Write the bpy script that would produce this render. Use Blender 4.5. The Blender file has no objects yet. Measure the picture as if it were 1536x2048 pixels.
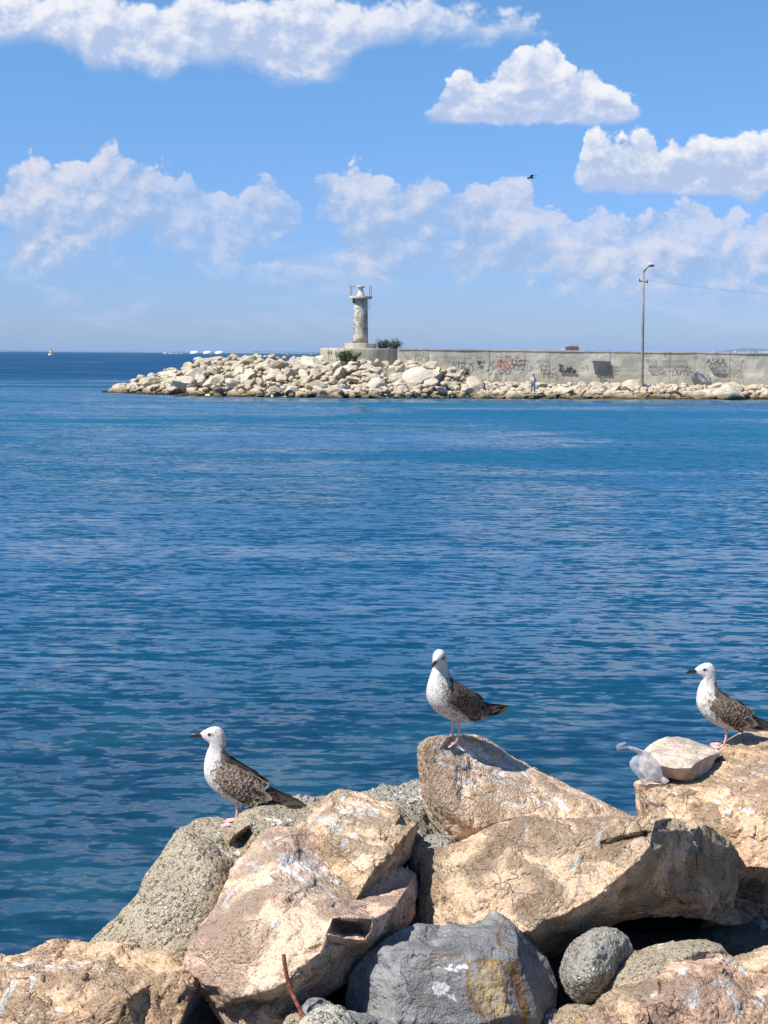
import bpy, bmesh, math, random
import numpy as np
from mathutils import Vector, Matrix, geometry
from mathutils.bvhtree import BVHTree

R = math.radians
random.seed(7)
rng = np.random.default_rng(11)
SC = bpy.context.scene
COL = SC.collection

# ------------------------------------------------------------------ camera
FP, CX, CY, H = 2844.0, 768.0, 1024.0, 3.9
PITCH = math.atan(316.5 / FP)
ROLL = 0.0075
CAM = Vector((0, 0, H))
_f = Vector((0, math.cos(PITCH), -math.sin(PITCH)))
_r0 = Vector((1, 0, 0))
_u0 = Vector((0, math.sin(PITCH), math.cos(PITCH)))
_r = _r0 * math.cos(ROLL) + _u0 * math.sin(ROLL)
_u = _u0 * math.cos(ROLL) - _r0 * math.sin(ROLL)


def ray(px, py):
    return _f + _r * ((px - CX) / FP) - _u * ((py - CY) / FP)


def P(px, py, Y):
    """the place a photographed point has when it stands Y metres away"""
    d = ray(px, py)
    return CAM + d * (Y / d.y)


def on_level(px, py, z=0.0):
    d = ray(px, py)
    return CAM + d * ((z - H) / d.z)


cam_d = bpy.data.cameras.new('camera')
cam_d.sensor_fit = 'VERTICAL'
cam_d.sensor_height = 36.0
cam_d.lens = FP / 2048.0 * 36.0
cam_d.clip_start = 0.1
cam_d.clip_end = 200000
cam = bpy.data.objects.new('camera', cam_d)
cam.matrix_world = Matrix(((_r.x, _u.x, -_f.x, 0), (_r.y, _u.y, -_f.y, 0), (_r.z, _u.z, -_f.z, H), (0, 0, 0, 1)))
COL.objects.link(cam)
SC.camera = cam
SC.view_settings.view_transform = 'Standard'
SC.view_settings.look = 'None'
SC.view_settings.exposure = 0.65
SC.view_settings.gamma = 1.0

SUN = Vector((-0.52, -0.28, 0.81)).normalized()


# ------------------------------------------------------------------ objects
def tag(o, label=None, cat=None, group=None, kind=None):
    if label: o['label'] = label
    if cat: o['category'] = cat
    if group: o['group'] = group
    if kind: o['kind'] = kind
    return o


def empty(name, loc=(0, 0, 0), rz=0.0):
    o = bpy.data.objects.new(name, None)
    o.empty_display_size = 0.2
    o.location = loc
    o.rotation_euler = (0, 0, rz)
    COL.objects.link(o)
    return o


def mk(name, V, F, mat, parent=None, smooth=True, loc=None, attrs=None):
    """one mesh object from vertices and faces"""
    me = bpy.data.meshes.new(name)
    V = np.asarray(V, dtype=np.float32).reshape(-1, 3)
    if isinstance(F, np.ndarray):
        k = F.shape[1]
        me.vertices.add(len(V)); me.vertices.foreach_set('co', V.ravel())
        me.loops.add(F.size); me.loops.foreach_set('vertex_index', F.astype(np.int32).ravel())
        me.polygons.add(len(F)); me.polygons.foreach_set('loop_start', np.arange(0, F.size, k, dtype=np.int32))
        me.update(calc_edges=True)
        me.validate()
    else:
        me.from_pydata([tuple(map(float, v)) for v in V], [], [tuple(map(int, f)) for f in F])
        me.update()
    if smooth:
        me.polygons.foreach_set('use_smooth', np.ones(len(me.polygons), dtype=bool))
    if attrs:
        for an, av in attrs.items():
            av = np.asarray(av, dtype=np.float32)
            if av.ndim == 1:
                a = me.attributes.new(an, 'FLOAT', 'POINT'); a.data.foreach_set('value', av)
            else:
                c = np.ones((len(V), 4), dtype=np.float32); c[:, :3] = av
                a = me.attributes.new(an, 'FLOAT_COLOR', 'POINT'); a.data.foreach_set('color', c.ravel())
    me.materials.append(mat)
    o = bpy.data.objects.new(name, me)
    COL.objects.link(o)
    if parent is not None: o.parent = parent
    if loc is not None: o.location = loc
    return o


class MB:
    """collects shapes and links them as one mesh"""
    def __init__(s): s.v = []; s.f = []

    def add(s, V, F):
        b = len(s.v)
        s.v += [tuple(map(float, v)) for v in V]
        s.f += [tuple(int(i) + b for i in f) for f in F]
        return s

    def box(s, c, size, rz=0.0, taper=1.0):
        hx, hy, hz = size[0] / 2, size[1] / 2, size[2] / 2
        V = []
        for z, k in ((-hz, 1), (hz, taper)):
            for x, y in ((-hx, -hy), (hx, -hy), (hx, hy), (-hx, hy)):
                x2, y2 = x * k, y * k
                V.append((c[0] + x2 * math.cos(rz) - y2 * math.sin(rz), c[1] + x2 * math.sin(rz) + y2 * math.cos(rz), c[2] + z))
        return s.add(V, [(3, 2, 1, 0), (4, 5, 6, 7), (0, 1, 5, 4), (1, 2, 6, 5), (2, 3, 7, 6), (3, 0, 4, 7)])

    def tube(s, pts, rad, n=8):
        pts = [Vector(p) for p in pts]
        rad = rad if isinstance(rad, (list, tuple)) else [rad] * len(pts)
        V, F = [], []
        prev = None
        for i, p in enumerate(pts):
            t = (pts[min(i + 1, len(pts) - 1)] - pts[max(i - 1, 0)]).normalized()
            if prev is None:
                a = Vector((0, 0, 1)) if abs(t.z) < 0.9 else Vector((1, 0, 0))
                nrm = t.cross(a).normalized()
            else:
                nrm = (prev - t * prev.dot(t)).normalized()
            prev = nrm
            b = t.cross(nrm)
            for k in range(n):
                an = 2 * math.pi * k / n
                V.append(p + (nrm * math.cos(an) + b * math.sin(an)) * rad[i])
        for i in range(len(pts) - 1):
            for k in range(n):
                k2 = (k + 1) % n
                F.append((i * n + k, i * n + k2, (i + 1) * n + k2, (i + 1) * n + k))
        F.append(tuple(range(n - 1, -1, -1)))
        F.append(tuple((len(pts) - 1) * n + k for k in range(n)))
        return s.add(V, F)

    def lathe(s, prof, n=32, c=(0, 0, 0)):
        V, F = [], []
        for r, z in prof:
            for k in range(n):
                a = 2 * math.pi * k / n
                V.append((c[0] + r * math.cos(a), c[1] + r * math.sin(a), c[2] + z))
        for i in range(len(prof) - 1):
            for k in range(n):
                k2 = (k + 1) % n
                F.append((i * n + k, i * n + k2, (i + 1) * n + k2, (i + 1) * n + k))
        F.append(tuple(range(n - 1, -1, -1)))
        F.append(tuple((len(prof) - 1) * n + k for k in range(n)))
        return s.add(V, F)

    def ball(s, c, r, sc=(1, 1, 1), nu=12, nv=8):
        V = [(c[0], c[1], c[2] - r * sc[2])]
        for i in range(1, nv):
            th = -math.pi / 2 + math.pi * i / nv
            for k in range(nu):
                a = 2 * math.pi * k / nu
                V.append((c[0] + r * sc[0] * math.cos(th) * math.cos(a), c[1] + r * sc[1] * math.cos(th) * math.sin(a), c[2] + r * sc[2] * math.sin(th)))
        V.append((c[0], c[1], c[2] + r * sc[2]))
        F = [(0, 1 + (k + 1) % nu, 1 + k) for k in range(nu)]
        for i in range(nv - 2):
            for k in range(nu):
                k2 = (k + 1) % nu
                F.append((1 + i * nu + k, 1 + i * nu + k2, 1 + (i + 1) * nu + k2, 1 + (i + 1) * nu + k))
        t = len(V) - 1
        F += [(t, 1 + (nv - 2) * nu + k, 1 + (nv - 2) * nu + (k + 1) % nu) for k in range(nu)]
        return s.add(V, F)

    def build(s, name, mat, parent=None, smooth=False, loc=None):
        return mk(name, s.v, s.f, mat, parent, smooth, loc)


# ------------------------------------------------------------------ noise in numpy
_perm = np.random.default_rng(3).permutation(256).astype(np.int64)
_g = np.random.default_rng(4).normal(size=(256, 3)); _g /= np.linalg.norm(_g, axis=1)[:, None]


def _h(i, j, k, seed=0):
    return _perm[(_perm[(_perm[(i + seed) & 255] + j) & 255] + k) & 255]


def pnoise(p, seed=0):
    """gradient noise, about -0.7..0.7"""
    b = np.floor(p).astype(np.int64); f = p - b
    w = f * f * f * (f * (f * 6 - 15) + 10)
    out = np.zeros(len(p))
    for dx in (0, 1):
        for dy in (0, 1):
            for dz in (0, 1):
                g = _g[_h(b[:, 0] + dx, b[:, 1] + dy, b[:, 2] + dz, seed)]
                d = (g * (f - np.array((dx, dy, dz)))).sum(1)
                wx = w[:, 0] if dx else 1 - w[:, 0]
                wy = w[:, 1] if dy else 1 - w[:, 1]
                wz = w[:, 2] if dz else 1 - w[:, 2]
                out += d * wx * wy * wz
    return out


def fbm(p, seed=0, octv=4, gain=0.5):
    o = np.zeros(len(p)); a = 1.0
    for i in range(octv):
        o += a * pnoise(p * (2.03 ** i), seed + 17 * i); a *= gain
    return o


def facet(p, seed=0):
    """each cell of a scattered pattern gets its own tilted plane: chipped stone"""
    b = np.floor(p).astype(np.int64)
    best = np.full(len(p), 1e9); out = np.zeros(len(p))
    for dx in (-1, 0, 1):
        for dy in (-1, 0, 1):
            for dz in (-1, 0, 1):
                c = b + np.array((dx, dy, dz))
                h = _h(c[:, 0], c[:, 1], c[:, 2], seed)
                q = c + 0.5 + 0.45 * _g[h]
                d = ((p - q) ** 2).sum(1)
                m = d < best
                best = np.where(m, d, best)
                n = _g[(h * 7 + 31) & 255]
                val = ((p - q) * n).sum(1) + 0.5 * n[:, 0]
                out = np.where(m, val, out)
    return out


# ------------------------------------------------------------------ materials
def newmat(name):
    m = bpy.data.materials.new(name); m.use_nodes = True
    nt = m.node_tree
    return m, nt, nt.nodes['Principled BSDF']


class N:
    """short hand for building node trees"""
    def __init__(s, nt): s.nt = nt

    def node(s, typ, **kw):
        n = s.nt.nodes.new(typ)
        for k, v in kw.items(): setattr(n, k, v)
        return n

    def put(s, sock, v):
        if v is None: return
        if isinstance(v, bpy.types.NodeSocket): s.nt.links.new(v, sock)
        else:
            if hasattr(sock.default_value, '__len__'):
                v = tuple(v)
                if len(sock.default_value) == 4 and len(v) == 3: v = v + (1,)
            sock.default_value = v

    def m(s, op, a, b=None, c=None, clamp=False):
        n = s.node('ShaderNodeMath', operation=op, use_clamp=clamp)
        for i, v in enumerate((a, b, c)): s.put(n.inputs[i], v)
        return n.outputs[0]

    def vm(s, op, a, b=None):
        n = s.node('ShaderNodeVectorMath', operation=op)
        s.put(n.inputs[0], a); s.put(n.inputs[1], b)
        return n.outputs[0]

    def mix(s, fac, a, b, blend='MIX'):
        n = s.node('ShaderNodeMix', data_type='RGBA', blend_type=blend)
        s.put(n.inputs[0], fac); s.put(n.inputs[6], a); s.put(n.inputs[7], b)
        return n.outputs[2]

    def noise(s, vec, scale, detail=4, rough=0.55, dist=0.0, dim='3D'):
        n = s.node('ShaderNodeTexNoise', noise_dimensions=dim)
        s.put(n.inputs['Vector'], vec); n.inputs['Scale'].default_value = scale
        n.inputs['Detail'].default_value = detail; n.inputs['Roughness'].default_value = rough
        n.inputs['Distortion'].default_value = dist
        return n.outputs['Fac']

    def vor(s, vec, scale, feature='F1', out='Distance', detail=0, rnd=1.0, dim='3D'):
        n = s.node('ShaderNodeTexVoronoi', feature=feature, voronoi_dimensions=dim)
        s.put(n.inputs['Vector'], vec); n.inputs['Scale'].default_value = scale
        if 'Detail' in n.inputs: n.inputs['Detail'].default_value = detail
        n.inputs['Randomness'].default_value = rnd
        return n.outputs[out]

    def ramp(s, fac, stops, interp='LINEAR'):
        n = s.node('ShaderNodeValToRGB'); n.color_ramp.interpolation = interp
        el = n.color_ramp.elements
        while len(el) < len(stops): el.new(0.5)
        for e, (p, c) in zip(el, stops):
            e.position = p
            e.color = (c, c, c, 1) if isinstance(c, (int, float)) else tuple(c) + (1,)
        s.put(n.inputs[0], fac)
        return n.outputs[0]

    def sm(s, x, lo, hi):
        n = s.node('ShaderNodeMapRange', interpolation_type='SMOOTHSTEP')
        s.put(n.inputs[0], x); n.inputs[1].default_value = lo; n.inputs[2].default_value = hi
        return n.outputs[0]

    def attr(s, name, out='Fac'):
        return s.node('ShaderNodeAttribute', attribute_name=name).outputs[out]

    def bump(s, h, dist=0.01, strength=1.0, normal=None):
        n = s.node('ShaderNodeBump'); n.inputs['Strength'].default_value = strength
        n.inputs['Distance'].default_value = dist
        s.put(n.inputs['Height'], h)
        if normal is not None: s.put(n.inputs['Normal'], normal)
        return n.outputs[0]

    def coord(s, out='Object'):
        return s.node('ShaderNodeTexCoord').outputs[out]


def plain(name, col, rough=0.7, var=0.15, scale=8.0, metal=0.0, bump=0.0):
    m, nt, b = newmat(name); n = N(nt)
    v = n.noise(n.coord(), scale, 5, 0.6)
    c = n.mix(n.sm(v, 0.3, 0.7), tuple(x * (1 - var) for x in col), tuple(min(1, x * (1 + var)) for x in col))
    n.put(b.inputs['Base Color'], c)
    b.inputs['Roughness'].default_value = rough; b.inputs['Metallic'].default_value = metal
    if bump: n.put(b.inputs['Normal'], n.bump(n.noise(n.coord(), scale * 4, 6), bump))
    return m
# ------------------------------------------------------------------ stone materials
def stains(n, col, vec):
    """bird lime, rust and weathering laid on where each stone has them"""
    fine = n.m('ADD', n.m('MULTIPLY', n.noise(vec, 38, 5, 0.75), 0.6), n.m('MULTIPLY', n.noise(vec, 170, 4, 0.7), 0.4))
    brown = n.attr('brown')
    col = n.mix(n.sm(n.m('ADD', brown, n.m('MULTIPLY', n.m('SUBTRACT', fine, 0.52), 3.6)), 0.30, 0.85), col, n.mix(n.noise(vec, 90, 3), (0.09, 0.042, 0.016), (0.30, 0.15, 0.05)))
    yel = n.attr('yellow')
    col = n.mix(n.sm(n.m('ADD', yel, n.m('MULTIPLY', n.m('SUBTRACT', fine, 0.5), 2.0)), 0.30, 0.7), col, n.mix(n.noise(vec, 40, 4), (0.20, 0.13, 0.045), (0.50, 0.36, 0.17)))
    grey = n.attr('grey')
    col = n.mix(n.m('MULTIPLY', n.sm(n.m('ADD', grey, n.m('MULTIPLY', n.m('SUBTRACT', fine, 0.5), 2.6)), 0.25, 0.9), 0.75), col, n.mix(n.noise(vec, 130, 3), (0.17, 0.15, 0.12), (0.40, 0.36, 0.30)))
    wh = n.attr('white')
    w = n.sm(n.m('ADD', wh, n.m('MULTIPLY', n.m('SUBTRACT', fine, 0.5), 3.2)), 0.26, 0.50)
    return n.mix(n.m('MULTIPLY', w, 0.88), col, (0.68, 0.66, 0.63)), fine


def granite(name, a, b_, c, scale=1.0, cracks=0.6, streak=0.0, bumpd=0.010, grain=1.0):
    m, nt, b = newmat(name); n = N(nt)
    vec = n.coord()
    if streak:
        mp = n.node('ShaderNodeMapping'); mp.inputs['Scale'].default_value = (1, 1, 1 + 0 * streak)
        mp.inputs['Rotation'].default_value = (0.5, 0.4, 0.3)
        n.put(mp.inputs[0], vec); v2 = n.vm('MULTIPLY', mp.outputs[0], (1, 1 + streak, 1))
    else:
        v2 = vec
    big = n.noise(v2, 3.2 * scale, 6, 0.62, 0.4)
    med = n.noise(v2, 17 * scale, 6, 0.7, 0.3)
    col = n.mix(n.sm(big, 0.36, 0.64), a, b_)
    col = n.mix(n.m('MULTIPLY', n.sm(med, 0.5, 0.72), 0.75), col, c)
    wash = n.noise(v2, 7.5 * scale, 5, 0.65, 0.8)
    col = n.mix(n.m('MULTIPLY', n.sm(wash, 0.54, 0.70), 0.55), col, (min(1, a[0] * 1.18 + 0.02), min(1, a[1] * 1.14 + 0.015), min(1, a[2] * 1.16 + 0.015)))
    col = n.mix(n.m('MULTIPLY', n.sm(wash, 0.44, 0.30), 0.38), col, (c[0] * 0.80, c[1] * 0.66, c[2] * 0.50))
    # mineral grains
    cell = n.vor(vec, 165 * scale, 'F1', 'Color')
    g = n.node('ShaderNodeSeparateColor'); n.put(g.inputs[0], cell)
    dk = n.m('MULTIPLY', n.sm(g.outputs[0], 0.80, 0.94), 0.55 * grain)
    col = n.mix(dk, col, (0.10, 0.065, 0.04))
    lt = n.m('MULTIPLY', n.sm(g.outputs[1], 0.76, 0.9), 0.55 * grain)
    col = n.mix(lt, col, (0.66, 0.57, 0.46))
    pits = n.noise(vec, 75 * scale, 5, 0.75)
    col = n.mix(n.m('MULTIPLY', n.sm(pits, 0.38, 0.27), 0.55), col, (0.11, 0.065, 0.035))
    # cracks
    wv = n.node('ShaderNodeTexNoise'); n.put(wv.inputs['Vector'], vec); wv.inputs['Scale'].default_value = 5; wv.inputs['Detail'].default_value = 5
    wp = n.vm('ADD', v2, n.vm('MULTIPLY', wv.outputs['Color'], (0.32, 0.32, 0.32)))
    ed = n.vor(wp, 4.6 * scale, 'DISTANCE_TO_EDGE')
    gate = n.sm(n.noise(vec, 4.1, 3), 0.49, 0.61)
    ck = n.m('MULTIPLY', n.sm(ed, 0.015, 0.003), gate)
    col = n.mix(n.m('MULTIPLY', ck, cracks * 0.75), col, (0.05, 0.03, 0.018))
    col, fine = stains(n, col, vec)
    n.put(b.inputs['Base Color'], col)
    b.inputs['Roughness'].default_value = 0.82
    b.inputs['Specular IOR Level'].default_value = 0.3
    worn = n.m('ADD', 0.22, n.m('MULTIPLY', n.sm(n.noise(vec, 4.6, 4, 0.6, 0.5), 0.40, 0.62), 1.0))     # worn smooth here, broken and gritty there
    hgt = n.m('ADD', n.m('MULTIPLY', pits, 0.9), n.m('MULTIPLY', n.noise(vec, 24 * scale, 7, 0.75), 1.3))
    hgt = n.m('ADD', hgt, n.m('MULTIPLY', n.vor(vec, 110 * scale), 0.35))
    hgt = n.m('MULTIPLY', hgt, worn)
    hgt = n.m('SUBTRACT', hgt, n.m('MULTIPLY', ck, 0.9))
    n.put(b.inputs['Normal'], n.bump(hgt, bumpd * 2.5))
    return m


def pebbly(name, matrix, stops, scale=55.0, bumpd=0.012, small=True):
    m, nt, b = newmat(name); n = N(nt)
    vec = n.coord()
    wv = n.node('ShaderNodeTexNoise'); n.put(wv.inputs['Vector'], vec); wv.inputs['Scale'].default_value = 30
    wp = n.vm('ADD', vec, n.vm('MULTIPLY', wv.outputs['Color'], (0.012, 0.012, 0.012)))
    d = n.vor(wp, scale); cell = n.vor(wp, scale, 'F1', 'Color')
    g = n.node('ShaderNodeSeparateColor'); n.put(g.inputs[0], cell)
    d2 = n.vor(wp, scale * 2.7); cell2 = n.vor(wp, scale * 2.7, 'F1', 'Color')
    g2 = n.node('ShaderNodeSeparateColor'); n.put(g2.inputs[0], cell2)
    amount = n.sm(n.noise(vec, 4.5, 4, 0.6), 0.24, 0.46)            # patches with fewer stones showing
    big = n.m('MULTIPLY', n.m('MULTIPLY', n.sm(d, 0.52, 0.40), n.sm(g.outputs[1], 0.35, 0.45)), amount)
    sml = n.m('MULTIPLY', n.m('MULTIPLY', n.sm(d2, 0.52, 0.42), n.sm(g2.outputs[1], 0.3, 0.4)), amount)
    base = n.mix(n.noise(vec, 9, 6, 0.65), tuple(x * 0.72 for x in matrix), tuple(x * 1.2 for x in matrix))
    base = n.mix(n.m('MULTIPLY', n.sm(n.noise(vec, 120, 4), 0.55, 0.75), 0.45), base, (0.50, 0.46, 0.38))
    base = n.mix(n.m('MULTIPLY', n.sm(n.noise(vec, 70, 4, 0.7), 0.42, 0.30), 0.75), base, (0.075, 0.06, 0.04))
    col = n.mix(sml, base, n.ramp(g2.outputs[0], stops))
    col = n.mix(big, col, n.ramp(g.outputs[0], stops))
    gap = n.m('MULTIPLY', n.m('MULTIPLY', n.sm(d, 0.40, 0.47), n.sm(d, 0.62, 0.5)), n.m('MULTIPLY', n.sm(g.outputs[1], 0.35, 0.45), amount))
    col = n.mix(n.m('MULTIPLY', gap, 0.6), col, (0.08, 0.065, 0.045))
    col, fine = stains(n, col, vec)
    n.put(b.inputs['Base Color'], col)
    b.inputs['Roughness'].default_value = 0.85
    b.inputs['Specular IOR Level'].default_value = 0.3
    dome = n.m('MULTIPLY', big, n.m('SQRT', n.m('MAXIMUM', n.m('SUBTRACT', 1.0, n.m('MULTIPLY', d, 1.8)), 0.0)))
    dome2 = n.m('MULTIPLY', sml, n.m('SQRT', n.m('MAXIMUM', n.m('SUBTRACT', 1.0, n.m('MULTIPLY', d2, 1.8)), 0.0)))
    hgt = n.m('ADD', n.m('MULTIPLY', dome, 1.0), n.m('MULTIPLY', dome2, 0.45))
    hgt = n.m('ADD', hgt, n.m('MULTIPLY', n.noise(vec, 48, 6, 0.7), 0.9))
    n.put(b.inputs['Normal'], n.bump(hgt, bumpd))
    return m


PEB = [(0.0, (0.16, 0.12, 0.08)), (0.25, (0.42, 0.33, 0.2)), (0.5, (0.55, 0.48, 0.36)), (0.7, (0.24, 0.23, 0.2)), (0.85, (0.62, 0.58, 0.5)), (1.0, (0.34, 0.2, 0.12))]
GREY = [(0.0, (0.12, 0.115, 0.1)), (0.4, (0.36, 0.34, 0.29)), (0.7, (0.5, 0.48, 0.43)), (1.0, (0.62, 0.6, 0.54))]
M = {}
M['pink'] = granite('pink_granite', (0.66, 0.435, 0.315), (0.62, 0.45, 0.31), (0.66, 0.50, 0.40))
M['tan'] = granite('tan_granite', (0.61, 0.425, 0.265), (0.66, 0.48, 0.33), (0.57, 0.38, 0.22))
M['ochre'] = granite('ochre_granite', (0.57, 0.375, 0.225), (0.61, 0.43, 0.28), (0.48, 0.295, 0.155), cracks=0.6)
M['buff'] = granite('buff_granite', (0.66, 0.475, 0.33), (0.60, 0.41, 0.265), (0.66, 0.52, 0.41), streak=1.2)
M['block'] = granite('block_granite', (0.55, 0.385, 0.24), (0.60, 0.435, 0.29), (0.47, 0.31, 0.175), cracks=0.4, bumpd=0.014)
M['rose'] = granite('rose_granite', (0.64, 0.42, 0.31), (0.54, 0.38, 0.24), (0.46, 0.29, 0.165), bumpd=0.013)
M['pale'] = granite('pale_sandstone', (0.60, 0.48, 0.39), (0.57, 0.45, 0.35), (0.62, 0.51, 0.43), scale=1.6, cracks=0.0, bumpd=0.005)
M['basalt'] = granite('blue_grey_stone', (0.155, 0.155, 0.16), (0.225, 0.227, 0.232), (0.30, 0.30, 0.30), cracks=0.4, bumpd=0.006, grain=0.22)
M['pebble'] = pebbly('pebble_concrete', (0.42, 0.355, 0.255), PEB, 46, 0.018)
M['conglo'] = pebbly('conglomerate', (0.39, 0.32, 0.22), PEB, 62, 0.014)
M['greyconglo'] = pebbly('grey_conglomerate', (0.43, 0.40, 0.335), GREY, 62, 0.026)
M['bits'] = pebbly('rubble_concrete', (0.50, 0.45, 0.36), GREY, 60, 0.012)


def limestone():
    m, nt, b = newmat('pale_limestone'); n = N(nt)
    vec = n.coord(); rnd = n.node('ShaderNodeObjectInfo').outputs['Random']
    pos = n.node('ShaderNodeNewGeometry').outputs['Position']
    off = n.vm('ADD', vec, pos)
    a = n.mix(rnd, (0.53, 0.44, 0.315), (0.64, 0.57, 0.465))
    a = n.mix(n.m('MULTIPLY', n.sm(n.m('FRACT', n.m('MULTIPLY', rnd, 7.31)), 0.72, 0.95), 0.6), a, (0.40, 0.36, 0.31))
    a = n.mix(n.m('MULTIPLY', n.sm(n.noise(off, 1.1, 6, 0.65), 0.45, 0.7), 0.6), a, (0.36, 0.30, 0.21))
    a = n.mix(n.m('MULTIPLY', n.sm(n.noise(off, 5.0, 5, 0.7), 0.38, 0.27), 0.55), a, (0.24, 0.185, 0.12))
    z = n.node('ShaderNodeSeparateXYZ'); n.put(z.inputs[0], pos)
    zz = n.m('ADD', z.outputs[2], n.m('MULTIPLY', n.m('SUBTRACT', n.noise(pos, 0.9, 4), 0.5), 0.9))
    a = n.mix(n.m('MULTIPLY', n.sm(zz, 0.70, 0.25), 0.85), a, (0.19, 0.125, 0.045))      # tide and weed stain
    a = n.mix(n.m('MULTIPLY', n.sm(zz, 0.26, 0.08), 0.85), a, (0.03, 0.026, 0.016))
    n.put(b.inputs['Base Color'], a); b.inputs['Roughness'].default_value = 0.85
    b.inputs['Specular IOR Level'].default_value = 0.25
    h = n.m('ADD', n.noise(off, 2.2, 8, 0.7), n.m('MULTIPLY', n.noise(off, 9, 6, 0.7), 0.35))
    n.put(b.inputs['Normal'], n.bump(h, 0.22))
    return m


M['lime'] = limestone()


def concrete(name, base=(0.36, 0.34, 0.29), streaks=0.6):
    m, nt, b = newmat(name); n = N(nt)
    vec = n.coord()
    big = n.noise(vec, 0.35, 6, 0.6); med = n.noise(vec, 1.6, 7, 0.7)
    c = n.mix(n.sm(big, 0.35, 0.65), tuple(x * 0.78 for x in base), tuple(x * 1.2 for x in base))
    c = n.mix(n.m('MULTIPLY', n.sm(med, 0.52, 0.7), 0.55), c, tuple(x * 0.5 for x in base))
    c = n.mix(n.m('MULTIPLY', n.sm(n.noise(vec, 2.4, 5, 0.7, 0.8), 0.55, 0.68), 0.5), c, (0.52, 0.50, 0.45))
    st = n.noise(n.vm('MULTIPLY', vec, (1.6, 1.6, 0.10)), 1.2, 5, 0.65)
    c = n.mix(n.m('MULTIPLY', n.sm(st, 0.54, 0.72), streaks), c, (0.13, 0.115, 0.085))
    # pour joints, hair cracks, rust weeping from the top
    sp = n.node('ShaderNodeSeparateXYZ'); n.put(sp.inputs[0], vec)
    jx = n.m('ABSOLUTE', n.m('SUBTRACT', n.m('FRACT', n.m('DIVIDE', n.m('ADD', sp.outputs[0], n.m('MULTIPLY', med, 0.12)), 5.7)), 0.5))
    c = n.mix(n.m('MULTIPLY', n.sm(jx, 0.012, 0.004), 0.55), c, (0.10, 0.09, 0.07))
    wv = n.node('ShaderNodeTexNoise'); n.put(wv.inputs['Vector'], vec); wv.inputs['Scale'].default_value = 1.2; wv.inputs['Detail'].default_value = 4
    ed = n.vor(n.vm('ADD', vec, wv.outputs['Color']), 0.33, 'DISTANCE_TO_EDGE')
    c = n.mix(n.m('MULTIPLY', n.m('MULTIPLY', n.sm(ed, 0.016, 0.005), n.sm(big, 0.45, 0.6)), 0.6), c, (0.09, 0.08, 0.06))
    foot_ = n.m('MULTIPLY', n.sm(n.m('ADD', sp.outputs[2], n.m('MULTIPLY', med, 1.2)), 2.5, 1.7), 0.35)
    c = n.mix(foot_, c, n.mix(big, (0.25, 0.16, 0.08), (0.22, 0.22, 0.13)))
    n.put(b.inputs['Base Color'], c); b.inputs['Roughness'].default_value = 0.9
    n.put(b.inputs['Normal'], n.bump(med, 0.05))
    return m


M['concrete'] = concrete('weathered_concrete', (0.52, 0.475, 0.375), 0.45)
M['concrete_light'] = concrete('pale_concrete', (0.50, 0.46, 0.375), 0.5)


def peeling():
    m, nt, b = newmat('peeling_white_paint'); n = N(nt)
    vec = n.coord()
    c = n.mix(n.noise(vec, 3, 6, 0.6), (0.40, 0.37, 0.31), (0.56, 0.53, 0.46))
    p = n.noise(n.vm('MULTIPLY', vec, (1, 1, 0.8)), 2.2, 7, 0.72, 0.5)
    z = n.node('ShaderNodeSeparateXYZ'); n.put(z.inputs[0], vec)
    low = n.sm(z.outputs[2], 3.9, 1.2)
    c = n.mix(n.m('MULTIPLY', n.sm(n.m('ADD', p, n.m('MULTIPLY', low, 0.05)), 0.510, 0.565), 0.8), c, n.mix(n.noise(vec, 9, 4), (0.13, 0.105, 0.08), (0.36, 0.28, 0.2)))
    q = n.noise(vec, 4.4, 6, 0.7, 1.0)
    band = n.m('MULTIPLY', n.sm(z.outputs[2], 1.2, 1.7), n.sm(z.outputs[2], 3.3, 2.9))
    c = n.mix(n.m('MULTIPLY', n.m('MULTIPLY', n.sm(q, 0.50, 0.56), band), 0.85), c, (0.06, 0.06, 0.055))
    n.put(b.inputs['Base Color'], c); b.inputs['Roughness'].default_value = 0.8
    n.put(b.inputs['Normal'], n.bump(p, 0.06))
    return m


M['peel'] = peeling()
M['rustpole'] = plain('weathered_iron', (0.20, 0.16, 0.14), 0.7, 0.3, 12)
M['pole'] = plain('grey_pole_concrete', (0.20, 0.19, 0.165), 0.8, 0.25, 2)
M['dark'] = plain('dark_metal', (0.05, 0.055, 0.06), 0.5)
M['galv'] = plain('bright_metal', (0.68, 0.70, 0.72), 0.3, 0.05)
M['black_paint'] = plain('faded_black_paint', (0.055, 0.055, 0.055), 0.9, 0.5, 1.5)
M['grey_paint'] = plain('faded_grey_paint', (0.20, 0.195, 0.18), 0.9, 0.4, 1.5)
M['pink_paint'] = plain('faded_pink_paint', (0.52, 0.26, 0.25), 0.9, 0.3, 1.5)
M['slate_paint'] = plain('slate_paint', (0.085, 0.09, 0.10), 0.9, 0.4, 1.2)
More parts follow.
